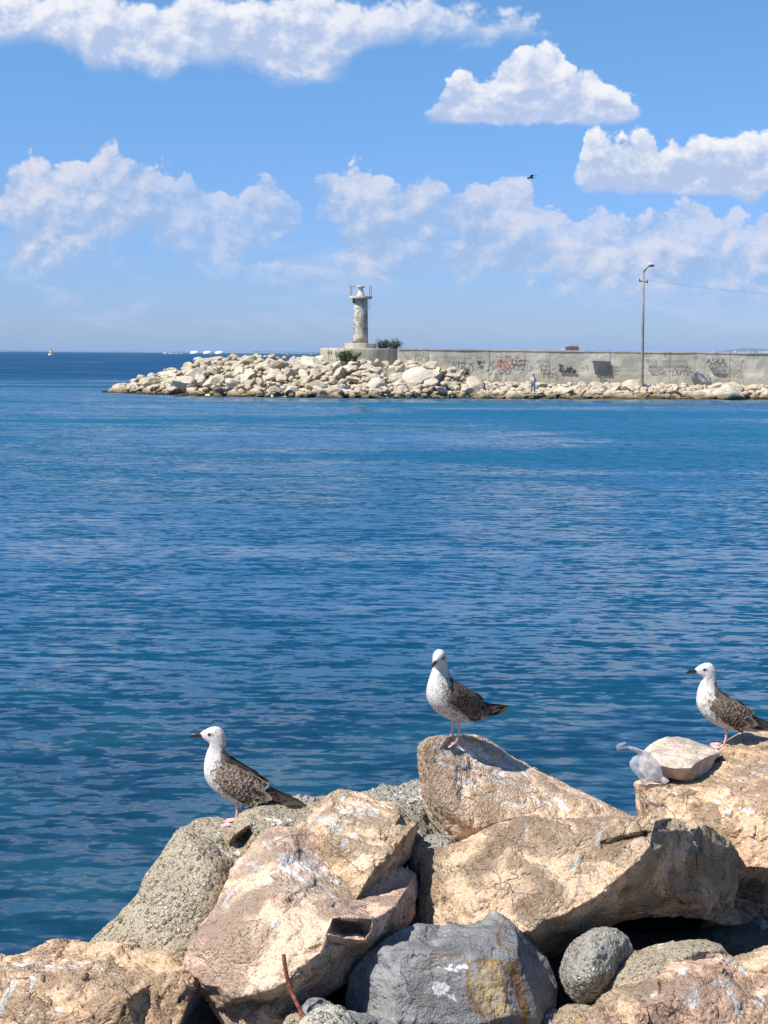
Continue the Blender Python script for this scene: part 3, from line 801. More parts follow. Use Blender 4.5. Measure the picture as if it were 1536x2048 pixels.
# --- pale stone lying on it
stone('stone_slab', 'pale cream flat stone lying on the ochre boulder beside the plastic bag', 'rock', 'pale',
      [(1276, 1522, 6.95), (1283, 1505, 7.0), (1300, 1490, 7.1), (1318, 1480, 7.16), (1334, 1475, 7.2), (1356, 1473, 7.22), (1378, 1478, 7.2), (1400, 1487, 7.16), (1424, 1494, 7.12), (1440, 1502, 7.08), (1442, 1510, 7.04), (1430, 1520, 6.98), (1424, 1535, 6.94), (1410, 1548, 6.88), (1396, 1560, 6.84), (1384, 1568, 6.80), (1368, 1562, 6.78), (1340, 1556, 6.78), (1318, 1556, 6.8), (1296, 1560, 6.84), (1280, 1545, 6.9)],
      [[(1283, 1520, 6.92), (1320, 1530, 6.76), (1350, 1537, 6.70), (1382, 1536, 6.69), (1392, 1526, 6.74), (1418, 1512, 6.88), (1442, 1506, 7.06)],
       [(1382, 1536, 6.69), (1386, 1552, 6.72), (1384, 1568, 6.80)], [(1416, 1510, 6.9), (1418, 1522, 6.9)]],
      0.22, 0.25, 0.2, 0, detail=0.008, marks=[('spray', 'brown', 1345, 1547, 14, 5, 6, 3, 2, 3), ('line', 'brown', 2, (1380, 1506), (1388, 1508)), ('spray', 'yellow', 1335, 1549, 50, 8, 8, 6, 2, 5)], seed=11)

# --- blue grey stone with a rusty patch
stone('boulder', 'dark blue grey boulder with a rusty yellow patch, bottom centre', 'rock', 'basalt',
      [(690, 1990, 5.15), (700, 1950, 5.15), (735, 1908, 5.16), (750, 1896, 5.16), (772, 1880, 5.2), (800, 1860, 5.26), (835, 1850, 5.3), (880, 1851, 5.32), (900, 1846, 5.32), (936, 1848, 5.33), (958, 1843, 5.34), (975, 1830, 5.34), (992, 1821, 5.34), (1008, 1830, 5.34), (1032, 1846, 5.36), (1050, 1868, 5.38), (1070, 1893, 5.38), (1092, 1915, 5.36), (1105, 1945, 5.32), (1116, 1975, 5.28), (1112, 2010, 5.2), (1096, 2035, 5.12), (1060, 2120, 4.95), (880, 2150, 4.85), (720, 2130, 4.9), (690, 2060, 5.05)],
      [[(735, 1908, 5.16), (765, 1906, 5.06), (820, 1902, 5.02), (880, 1906, 5.0), (940, 1915, 4.99), (1000, 1920, 5.0), (1035, 1912, 5.04)],
       [(992, 1821, 5.34), (1010, 1838, 5.28), (1030, 1858, 5.20), (1036, 1885, 5.10), (1035, 1912, 5.04), (1052, 1955, 5.02), (1066, 1998, 5.0), (1078, 2040, 4.98)],
       [(800, 1880, 5.22), (860, 1888, 5.2), (888, 1876, 5.2), (925, 1858, 5.26), (975, 1850, 5.24)],
       [(860, 1888, 5.2), (880, 1898, 5.12), (940, 1880, 5.12), (1000, 1870, 5.14)],
       [(795, 1960, 4.96), (800, 2040, 4.88)], [(930, 1980, 4.92), (1000, 1960, 4.95)], [(940, 2050, 4.84), (1020, 2030, 4.89)], [(1070, 1930, 5.2), (1095, 1985, 5.16)]],
      0.6, 0.4, 0.45, 0, marks=[
          ('spray', 'yellow', 972, 1965, 30, 34, 46, 5, 5, 14), ('spray', 'yellow', 985, 2015, 22, 32, 30, 4, 6, 11), ('line', 'brown', 7, (938, 1925), (934, 1960), (942, 1995), (968, 2035)), ('line', 'brown', 7, (938, 1925), (970, 1920), (1000, 1925), (1012, 1945)),
          ('spray', 'brown', 1030, 1980, 20, 60, 44, 5, 10, 10), ('line', 'brown', 6, (1008, 1840), (996, 1870), (998, 1890), (1020, 1900), (1036, 1925)), ('line', 'brown', 20, (1026, 1935), (1038, 1985), (1050, 2040)), ('line', 'brown', 5, (860, 1908), (920, 1912)),
          ('spray', 'white', 880, 1975, 14, 12, 16, 6, 4, 6), ('spray', 'white', 905, 1993, 8, 5, 6, 4, 4, 4), ('spray', 'white', 905, 1935, 30, 8, 12, 10, 3, 3), ('spray', 'grey', 900, 1925, 60, 12, 16, 16, 4, 9), ('spray', 'grey', 1000, 1850, 16, 30, 12, -6, 10, 8), ('spray', 'grey', 860, 1990, 60, 50, 14, 8, 6, 7)], seed=12)

# --- small stones at the bottom
stone('cobble', 'upright rounded grey conglomerate stone in the dark gap under the large tan block', 'rock', 'greyconglo',
      [(1126, 1965, 5.2), (1125, 1935, 5.22), (1134, 1902, 5.25), (1150, 1878, 5.28), (1175, 1860, 5.3), (1205, 1853, 5.31), (1235, 1857, 5.31), (1255, 1876, 5.3), (1264, 1902, 5.28), (1258, 1935, 5.25), (1240, 1965, 5.21), (1222, 1990, 5.18), (1190, 2012, 5.14), (1160, 2012, 5.15), (1145, 2000, 5.17)],
      [[(1150, 1920, 5.06), (1190, 1900, 5.03), (1230, 1910, 5.10)], [(1150, 1960, 5.02), (1190, 1950, 4.98), (1225, 1950, 5.06)], [(1165, 1985, 5.03), (1195, 1985, 5.02)], [(1190, 1875, 5.15), (1220, 1878, 5.17)]],
      0.35, 1.5, 0.35, 1, marks=[('spray', 'brown', 1205, 1975, 40, 25, 22, 5, 5, 8), ('spray', 'brown', 1240, 1940, 14, 40, 10, 3, 8, 8)], seed=13)
stone('conglomerate_boulder', 'low grey tan conglomerate boulder between the rounded stone and the rose boulder', 'rock', 'conglo',
      [(1208, 1992, 5.06), (1213, 1965, 5.1), (1235, 1932, 5.16), (1252, 1918, 5.2), (1268, 1900, 5.24), (1285, 1902, 5.24), (1310, 1893, 5.26), (1345, 1885, 5.28), (1385, 1882, 5.3), (1418, 1884, 5.3), (1442, 1888, 5.3), (1452, 1902, 5.28), (1466, 1918, 5.26), (1490, 1960, 5.18), (1480, 2040, 5.05), (1300, 2080, 4.95), (1210, 2050, 5.0)],
      [[(1240, 1965, 5.0), (1300, 1930, 5.02), (1380, 1905, 5.08), (1440, 1902, 5.18)], [(1260, 1990, 4.95), (1340, 1950, 4.97)]],
      0.5, 0.9, 0.5, 1, marks=[('spray', 'white', 1325, 1892, 14, 4, 6, 4, 2, 5), ('line', 'brown', 2.5, (1265, 1955), (1290, 1946))], seed=14)
stone('boulder', 'rose tan boulder splashed with white droppings in the bottom right corner', 'rock', 'rose',
      [(1120, 2090, 4.72), (1150, 2046, 4.8), (1180, 2018, 4.86), (1215, 1990, 4.92), (1250, 1970, 4.97), (1290, 1950, 5.02), (1325, 1926, 5.06), (1355, 1914, 5.09), (1395, 1911, 5.1), (1438, 1908, 5.1), (1460, 1920, 5.08), (1475, 1935, 5.05), (1492, 1946, 5.02), (1540, 1948, 5.02), (1620, 1955, 5.0), (1620, 2150, 4.6), (1350, 2170, 4.5), (1120, 2170, 4.55)],
      [[(1180, 2045, 4.74), (1250, 1995, 4.82), (1330, 1950, 4.90), (1400, 1930, 4.94), (1450, 1932, 4.94)],
       [(1450, 1932, 4.94), (1475, 1965, 4.88), (1500, 1985, 4.86), (1560, 1985, 4.86)],
       [(1250, 2070, 4.62), (1310, 2010, 4.70), (1400, 1990, 4.75), (1470, 2010, 4.74)], [(1310, 2010, 4.70), (1330, 2060, 4.68), (1350, 2110, 4.58)], [(1480, 2060, 4.66), (1400, 2060, 4.64)]],
      0.7, 1.1, 1.1, 1, marks=[
          ('line', 'white', 8, (1385, 1970), (1393, 1995), (1385, 2010)), ('line', 'white', 8, (1458, 1985), (1470, 2005), (1480, 2025)), ('line', 'white', 6, (1440, 1960), (1460, 1975)), ('spray', 'white', 1375, 1944, 20, 8, 8, 7, 3, 5), ('line', 'white', 6, (1304, 1992), (1312, 1984)), ('line', 'white', 6, (1370, 2004), (1378, 2002)),
          ('line', 'white', 6, (1455, 1915), (1475, 1935), (1490, 1948)), ('spray', 'white', 1410, 1915, 40, 4, 12, 8, 0, 4), ('line', 'white', 5, (1500, 1943), (1536, 1940)), ('spray', 'white', 1510, 1990, 20, 14, 8, 10, 8, 5), ('spray', 'white', 1440, 1965, 30, 14, 8, 7, 5, 5),
          ('spray', 'brown', 1235, 2035, 45, 30, 34, 7, 5, 10), ('spray', 'brown', 1340, 2020, 40, 30, 26, 7, 5, 10), ('spray', 'brown', 1440, 2040, 70, 25, 22, 8, 4, 9), ('spray', 'brown', 1420, 1940, 20, 12, 10, 6, 6, 8), ('line', 'brown', 5, (1318, 1962), (1320, 1985)), ('spray', 'brown', 1490, 1950, 8, 10, 8, 3, 6, 6), ('spray', 'brown', 1510, 2010, 40, 30, 14, 8, 5, 9)], seed=15)
stone('boulder', 'small tan boulder behind the rose boulder at the right edge', 'rock', 'tan',
      [(1462, 1926, 5.2), (1480, 1916, 5.26), (1505, 1903, 5.3), (1535, 1892, 5.32), (1620, 1880, 5.3), (1620, 1990, 5.1), (1500, 1980, 5.12)],
      [[(1480, 1945, 5.1), (1540, 1930, 5.08), (1600, 1925, 5.06)]], 0.5, 0.9, 0.8, 1, marks=[('white', 1524, 1914, 1527, 1915, 4), ('spray', 'brown', 1520, 1915, 40, 12, 8, 10, 3, 7)], seed=16)
stone('boulder', 'dark bluish stone in shadow beyond the small tan boulder, right edge', 'rock', 'basalt',
      [(1490, 1905, 6.2), (1500, 1858, 6.25), (1510, 1838, 6.28), (1524, 1836, 6.28), (1545, 1850, 6.26), (1620, 1866, 6.25), (1620, 1950, 6.1), (1500, 1950, 6.1)],
      [[(1520, 1850, 6.2), (1540, 1895, 6.15)]], 0.4, 0.8, 0.8, 0, seed=17)
stone('boulder', 'shaded brown wedge of rock under the right end of the large tan block', 'rock', 'ochre',
      [(1400, 1850, 6.35), (1445, 1815, 6.35), (1472, 1812, 6.36), (1500, 1832, 6.36), (1530, 1860, 6.34), (1520, 1930, 6.2), (1420, 1930, 6.2)],
      [[(1450, 1850, 6.24), (1500, 1880, 6.2)]], 0.4, 0.8, 0.5, 1, seed=18)
stone('boulder', 'slate grey angular stone behind the rubble lump at the bottom edge', 'rock', 'basalt',
      [(604, 2012, 4.86), (616, 1998, 4.88), (632, 1996, 4.9), (660, 2006, 4.9), (690, 2018, 4.9), (735, 2028, 4.88), (780, 2040, 4.86), (830, 2060, 4.84), (830, 2130, 4.7), (600, 2130, 4.72)],
      [[(620, 2020, 4.82), (690, 2034, 4.8), (780, 2058, 4.78)]], 0.3, 0.8, 0.9, 0, seed=19)
stone('rubble_lump', 'crumbly pale lump of concrete rubble at the foot of the rusty rod', 'rock', 'bits',
      [(592, 2060, 4.7), (606, 2042, 4.74), (622, 2030, 4.76), (642, 2020, 4.78), (668, 2010, 4.8), (688, 2012, 4.8), (700, 2026, 4.78), (712, 2040, 4.76), (722, 2070, 4.7), (722, 2130, 4.6), (592, 2130, 4.6)],
      [[(640, 2036, 4.68), (680, 2034, 4.69)], [(620, 2070, 4.6), (690, 2070, 4.6)]], 0.2, 1.6, 0.6, 1, marks=[('spray', 'brown', 660, 2040, 40, 14, 7, 4, 3, 4)], seed=20)
stone('cobble', 'small mossy yellow stone beside the rusty rod', 'rock', 'conglo',
      [(560, 2060, 4.86), (574, 2030, 4.9), (586, 2018, 4.92), (600, 2016, 4.92), (612, 2028, 4.9), (614, 2060, 4.84), (600, 2120, 4.75), (560, 2120, 4.75)],
      [[(585, 2040, 4.84), (600, 2040, 4.84)]], 0.15, 0.7, 0.3, 1, marks=[('spray', 'yellow', 590, 2038, 20, 20, 20, 3, 3, 7)], seed=21)
stone('cobble', 'small yellowish stone in front of the upright rounded stone', 'rock', 'conglo',
      [(1080, 2090, 4.92), (1112, 2034, 5.02), (1118, 2016, 5.06), (1136, 2006, 5.08), (1160, 2012, 5.08), (1185, 2008, 5.08), (1215, 2016, 5.05), (1215, 2100, 4.85), (1100, 2120, 4.85)],
      [[(1125, 2040, 4.96), (1160, 2034, 4.96), (1190, 2040, 4.96)]], 0.2, 0.9, 0.4, 1, marks=[('spray', 'yellow', 1140, 2030, 30, 18, 22, 5, 4, 7)], seed=22)
stone('boulder', 'dark slate chip between the blue grey boulder and the small yellowish stone', 'rock', 'basalt',
      [(1070, 2060, 5.08), (1090, 2025, 5.12), (1108, 2016, 5.14), (1122, 2020, 5.14), (1120, 2080, 5.0), (1070, 2110, 4.95)],
      [[(1095, 2040, 5.04), (1105, 2060, 5.0)]], 0.2, 0.7, 0.8, 0, marks=[('spray', 'white', 1098, 2030, 6, 8, 5, -3, 5, 4)], seed=23)


def ground_hit(p, up=1.0):
    """highest near stone under a point"""
    best = None
    for o, b in NEAR:
        h = b.ray_cast(Vector((p[0], p[1], p[2] + up)), Vector((0, 0, -1)))
        if h[0] is not None and (best is None or h[0].z > best.z): best = h[0]
    return best


# --- ground below the stones: packed dark rubble running down into the water and back under the viewer
def shore():
    xs = np.linspace(-14, 14, 113); ys = np.linspace(-16, 12, 113)
    X, Yg = np.meshgrid(xs, ys)
    prof = np.interp(Yg, [-16, -2, 2.0, 3.6, 4.6, 5.4, 6.2, 7.2, 8.5, 12], [1.7, 1.7, 1.7, 1.4, 1.22, 1.22, 1.26, 1.16, 0.55, -2.0])
    side = np.interp(X, [-14, -1.6, -1.05, -0.7, 14], [-1.6, -1.2, -0.5, 0.0, 0.1]) * np.interp(Yg, [2, 4.5], [0, 1])
    p3 = np.stack([X.ravel(), Yg.ravel(), 0 * X.ravel()], 1)
    Z = (prof + side).ravel() + 0.10 * fbm(p3 * 1.8, 2, 4) + 0.10 * facet(p3 * 2.4, 8)
    V = np.stack([X.ravel(), Yg.ravel(), Z], 1)
    n = 113
    i = np.arange(n * n).reshape(n, n)
    F = np.stack([i[:-1, :-1].ravel(), i[:-1, 1:].ravel(), i[1:, 1:].ravel(), i[1:, :-1].ravel()], 1)
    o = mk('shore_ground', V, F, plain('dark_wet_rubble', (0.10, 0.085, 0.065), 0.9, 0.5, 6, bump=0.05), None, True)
    tag(o, 'dark packed rubble of the shore under the near boulders', 'ground', kind='structure')


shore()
# --- rusty rod sticking up in front of the pink boulder
mb = MB()
rodp = [P(620, 2062, 4.70), P(608, 2034, 4.74), P(594, 2008, 4.76), P(581, 1980, 4.79), P(573, 1950, 4.80), P(569, 1925, 4.81), P(567, 1908, 4.82)]
pp = []
for a, b in zip(rodp, rodp[1:]):
    for k in range(6): pp.append(a.lerp(b, k / 6))
pp.append(rodp[-1])
mb.tube(pp, [0.0068 + (0.0012 if k % 2 else 0) for k in range(len(pp))], 10)
rod = mb.build('rusty_rod', plain('rust', (0.20, 0.062, 0.030), 0.85, 0.55, 60, bump=0.004), None, True)
tag(rod, 'bent rusty steel rod sticking up from the rubble lump', 'rod')
# ------------------------------------------------------------------ sky and sun
sun_d = bpy.data.lights.new('sun', 'SUN')
sun_d.energy = 5.0
sun_d.angle = R(0.55)
sun_d.color = (1.0, 0.955, 0.88)
sun_o = bpy.data.objects.new('sun', sun_d)
sun_o.rotation_euler = SUN.to_track_quat('Z', 'Y').to_euler()
sun_o.location = (0, 0, 30)
COL.objects.link(sun_o)

world = bpy.data.worlds.new('World')
SC.world = world
world.use_nodes = True
wt = world.node_tree
n = N(wt)
bg = wt.nodes['Background']
SKY_S = 0.078
bg.inputs['Strength'].default_value = SKY_S
sky = n.node('ShaderNodeTexSky', sky_type='NISHITA')
sky.sun_disc = False
sky.sun_elevation = math.asin(SUN.z)
sky.sun_rotation = math.atan2(SUN.x, SUN.y)
sky.altitude = 0
sky.air_density = 1.0
sky.dust_density = 0.3
sky.ozone_density = 3.0


def st(px, py):
    d = ray(px, py)
    return d.x / d.y, d.z / d.y


S0, S1 = st(-160, 400)[0], st(1800, 400)[0]


def prof_ramp(fac, pts):
    """pts: (px, top py, base py, opacity) along the sky -> ramp of top, base, opacity"""
    stops = []
    for px, tp, bs, op in pts:
        s, t = st(px, tp)
        stops.append((min(1, max(0, (s - S0) / (S1 - S0))), (t, st(px, bs)[1], op)))
    n_ = n.node('ShaderNodeValToRGB')
    el = n_.color_ramp.elements
    while len(el) < len(stops): el.new(0.5)
    for e, (p, c) in zip(el, stops):
        e.position = p; e.color = c + (1,)
    n.put(n_.inputs[0], fac)
    sp = n.node('ShaderNodeSeparateColor'); n.put(sp.inputs[0], n_.outputs[0])
    return sp.outputs[0], sp.outputs[1], sp.outputs[2]


tc = n.coord('Generated')
sx = n.node('ShaderNodeSeparateXYZ'); n.put(sx.inputs[0], tc)
ay = n.m('MAXIMUM', n.m('ABSOLUTE', sx.outputs[1]), 0.02)
s_ = n.m('DIVIDE', sx.outputs[0], ay)
t_ = n.m('DIVIDE', sx.outputs[2], ay)

cmb = n.node('ShaderNodeCombineXYZ'); n.put(cmb.inputs[0], s_); n.put(cmb.inputs[1], n.m('MULTIPLY', t_, 1.25))
vec0 = cmb.outputs[0]


def cloud_field(vec):
    """billowing detail: two sizes of puffs plus wisps"""
    w = n.node('ShaderNodeTexNoise', noise_dimensions='2D'); n.put(w.inputs['Vector'], vec)
    w.inputs['Scale'].default_value = 38; w.inputs['Detail'].default_value = 3
    v2 = n.vm('ADD', vec, n.vm('MULTIPLY', n.vm('SUBTRACT', w.outputs['Color'], (0.5, 0.5, 0.5)), (0.014, 0.014, 0)))
    b1 = n.vor(v2, 46, 'SMOOTH_F1', 'Distance', 0, 1.0, '2D')
    b2 = n.vor(v2, 84, 'SMOOTH_F1', 'Distance', 0.6, 1.0, '2D')
    b3 = n.vor(v2, 185, 'F1', 'Distance', 1.0, 1.0, '2D')
    f = n.noise(vec, 24, 8, 0.58, 0.2, '2D')
    a = n.m('MULTIPLY', n.m('SUBTRACT', 0.42, b1), 0.95)
    a = n.m('ADD', a, n.m('MULTIPLY', n.m('SUBTRACT', 0.40, b2), 0.45))
    a = n.m('ADD', a, n.m('MULTIPLY', n.m('SUBTRACT', 0.40, b3), 0.24))
    return n.m('ADD', a, n.m('MULTIPLY', n.m('SUBTRACT', f, 0.5), 0.9))


fld = cloud_field(vec0)
fld_s = cloud_field(n.vm('ADD', vec0, (-0.0050, 0.0075, 0)))
relief = n.m('SUBTRACT', fld, fld_s)
soft = n.noise(vec0, 15, 6, 0.6, 0.4, '2D')

BANDS = [
    dict(pts=[(380, 545, 545, 0), (440, 524, 556, .30), (520, 516, 562, .38), (600, 528, 566, .34), (680, 532, 568, .36), (780, 530, 566, .34), (840, 548, 560, 0), (1040, 580, 582, 0), (1120, 560, 606, .26), (1250, 552, 614, .34), (1400, 560, 622, .36), (1540, 556, 622, .34), (1700, 570, 620, 0)],
         top=0.008, bot=0.014, amp=0.5, shade=0.5),
    dict(pts=[(-160, 520, 545, .3), (-20, 525, 550, .3), (60, 500, 530, .4), (200, 512, 534, .35), (300, 530, 532, 0), (640, 510, 512, 0), (690, 474, 540, .65), (800, 466, 552, .7), (1000, 478, 556, .7), (1150, 470, 566, .65), (1300, 476, 580, .65), (1420, 482, 590, .65), (1540, 470, 590, .65), (1700, 480, 580, .4), (1790, 520, 560, 0)],
         top=0.012, bot=0.022, amp=0.6, shade=0.5),
    # px, top, base, opacity
    dict(pts=[(-160, -34, 110, 1), (-20, -26, 100, 1), (60, -34, 92, 1), (150, -34, 112, 1), (170, -26, 148, .95), (240, -12, 150, .95), (330, -30, 146, .95), (380, -34, 118, .95), (440, -34, 142, 1), (520, -34, 150, 1), (600, -34, 158, .95), (690, -30, 150, .9), (730, -12, 112, .85), (800, -12, 88, .85), (870, -20, 82, .8), (930, 0, 86, .75), (980, 2, 92, .72), (1030, 18, 90, .62), (1085, 36, 82, .5), (1130, 56, 68, 0), (1300, 62, 60, 0)],
         top=0.010, bot=0.016, amp=0.70, shade=0.75),
    dict(pts=[(840, 240, 235, 0), (864, 205, 246, .8), (890, 172, 250, 1), (915, 140, 252, 1), (938, 128, 253, 1), (958, 152, 252, 1), (990, 128, 252, 1), (1018, 104, 252, 1), (1040, 80, 251, 1), (1075, 76, 251, 1), (1118, 80, 250, 1), (1136, 122, 250, 1), (1165, 122, 250, 1), (1190, 124, 250, 1), (1208, 150, 249, 1), (1232, 150, 247, 1), (1256, 176, 243, .95), (1275, 205, 232, .8), (1290, 230, 226, 0)],
         top=0.0085, bot=0.010, amp=0.62, shade=0.6),
    dict(pts=[(1140, 350, 345, 0), (1156, 318, 376, .85), (1172, 262, 384, 1), (1196, 250, 384, 1), (1216, 268, 384, 1), (1250, 270, 384, 1), (1284, 254, 384, 1), (1306, 262, 384, 1), (1320, 292, 382, 1), (1342, 270, 384, 1), (1372, 272, 386, 1), (1400, 258, 388, 1), (1430, 270, 390, 1), (1470, 266, 394, 1), (1500, 262, 398, 1), (1520, 252, 396, 1), (1540, 240, 380, 1), (1600, 210, 380, 1), (1680, 230, 385, 1), (1760, 330, 380, .6), (1790, 380, 375, 0)],
         top=0.0095, bot=0.011, amp=0.62, shade=0.6),
    dict(pts=[(-160, 400, 500, .6), (-60, 390, 480, .7), (0, 375, 455, .85), (30, 330, 492, .9), (52, 304, 505, .95), (88, 306, 512, .95), (106, 322, 516, .95), (122, 302, 520, .95), (160, 302, 520, .9), (176, 322, 518, .9), (188, 294, 515, .95), (226, 294, 510, .9), (248, 316, 505, .85), (290, 312, 500, .8), (335, 326, 500, .7), (350, 352, 505, .6), (366, 330, 505, .6), (392, 350, 505, .6), (420, 372, 505, .65), (445, 378, 505, .7), (478, 402, 504, .65), (500, 362, 502, .65), (548, 352, 498, .7), (570, 370, 490, .7), (596, 386, 470, .5), (608, 400, 440, 0), (630, 420, 415, 0)],
         top=0.010, bot=0.030, amp=0.66, shade=0.85),
    dict(pts=[(614, 400, 398, 0), (630, 362, 404, .85), (660, 334, 412, .95), (682, 345, 440, .85), (706, 328, 500, .9), (740, 326, 520, .85), (770, 345, 525, .85), (800, 352, 525, .8), (848, 338, 525, .85), (880, 344, 528, .8), (905, 378, 530, .75), (935, 356, 535, .75), (952, 336, 540, .85), (975, 348, 545, .85), (1012, 346, 545, .85), (1048, 352, 545, .85), (1072, 392, 548, .7), (1090, 396, 552, .7), (1122, 396, 555, .75), (1150, 412, 556, .65), (1200, 404, 560, .7), (1222, 436, 562, .65), (1270, 434, 562, .7), (1300, 428, 562, .7), (1330, 404, 562, .75), (1400, 398, 562, .75), (1434, 428, 560, .7), (1472, 398, 558, .75), (1490, 436, 556, .65), (1530, 410, 556, .7), (1800, 420, 556, .6)],
         top=0.010, bot=0.040, amp=0.70, shade=0.9),
]
fac = n.m('DIVIDE', n.m('SUBTRACT', s_, S0), S1 - S0)
col = None
# base sky, a little deeper and bluer than clear theory, whitening to the horizon
skyc = sky.outputs[0]
skyc = n.mix(1.0, skyc, n.mix(n.sm(t_, 0.0, 0.26), (0.53, 0.69, 1.18), (0.64, 0.95, 1.22)), 'MULTIPLY')
col = skyc
# thin streaks low over the sea
strk = n.noise(n.vm('MULTIPLY', vec0, (1.0, 4.2, 1)), 9, 7, 0.6, 0.6, '2D')
lowband = n.m('MULTIPLY', n.sm(t_, 0.0, 0.03), n.sm(t_, 0.10, 0.05))
col = n.mix(n.m('MULTIPLY', n.m('MULTIPLY', n.sm(strk, 0.48, 0.72), lowband), 0.5), col, (4.4, 5.1, 7.0))
for i, b in sorted(enumerate(reversed(BANDS)), key=lambda q: (q[0] < 5, q[0])):
    top, base, op = prof_ramp(fac, b['pts'])
    dtop = n.m('DIVIDE', n.m('SUBTRACT', top, t_), b['top'])
    dbot = n.m('DIVIDE', n.m('SUBTRACT', t_, base), b['bot'])
    edge = n.m('MINIMUM', n.m('ADD', dtop, n.m('MULTIPLY', fld, b['amp'] * 2.6)), n.m('ADD', n.m('ADD', dbot, 0.25), n.m('MULTIPLY', n.m('SUBTRACT', soft, 0.5), 2.4)))
    holes = n.m('ADD', 1.15, n.m('MULTIPLY', n.m('ADD', fld, n.m('MULTIPLY', n.m('SUBTRACT', soft, 0.5), 1.6)), 1.2)) if i in (0, 1, 5, 6) else None
    if holes is not None: edge = n.m('MINIMUM', edge, holes)
    alpha = n.m('MULTIPLY', n.sm(edge, 0.0, 0.5 if i not in (4,) else 1.0), op)
    hgt = n.m('DIVIDE', n.m('SUBTRACT', t_, base), n.m('MAXIMUM', n.m('SUBTRACT', top, base), 0.004), clamp=True)
    lit = n.m('ADD', n.m('ADD', n.m('MULTIPLY', hgt, 0.45), 0.12) if i in (0, 1, 5, 6) else n.m('MULTIPLY', hgt, 0.85), n.m('MULTIPLY', relief, 0.74))
    lit = n.m('ADD', lit, n.m('MULTIPLY', n.m('SUBTRACT', soft, 0.5), 1.3))
    lit = n.sm(n.m('ADD', lit, 0.05), -0.05 if i in (0, 1, 5, 6) else 0.06, 0.98)
    far = i in (0, 1, 5, 6)
    shadec = (2.9, 4.2, 6.5) if far else (3.8, 4.7, 6.7)
    litc = (6.1, 6.2, 7.1) if far else (7.4, 7.5, 7.9)
    ccol = n.mix(lit, shadec, litc)
    col = n.mix(alpha, col, ccol)
# below the horizon the far sea colour
col = n.mix(n.sm(sx.outputs[2], -0.002, -0.02), col, (0.2, 0.7, 1.4))
n.put(bg.inputs['Color'], col)


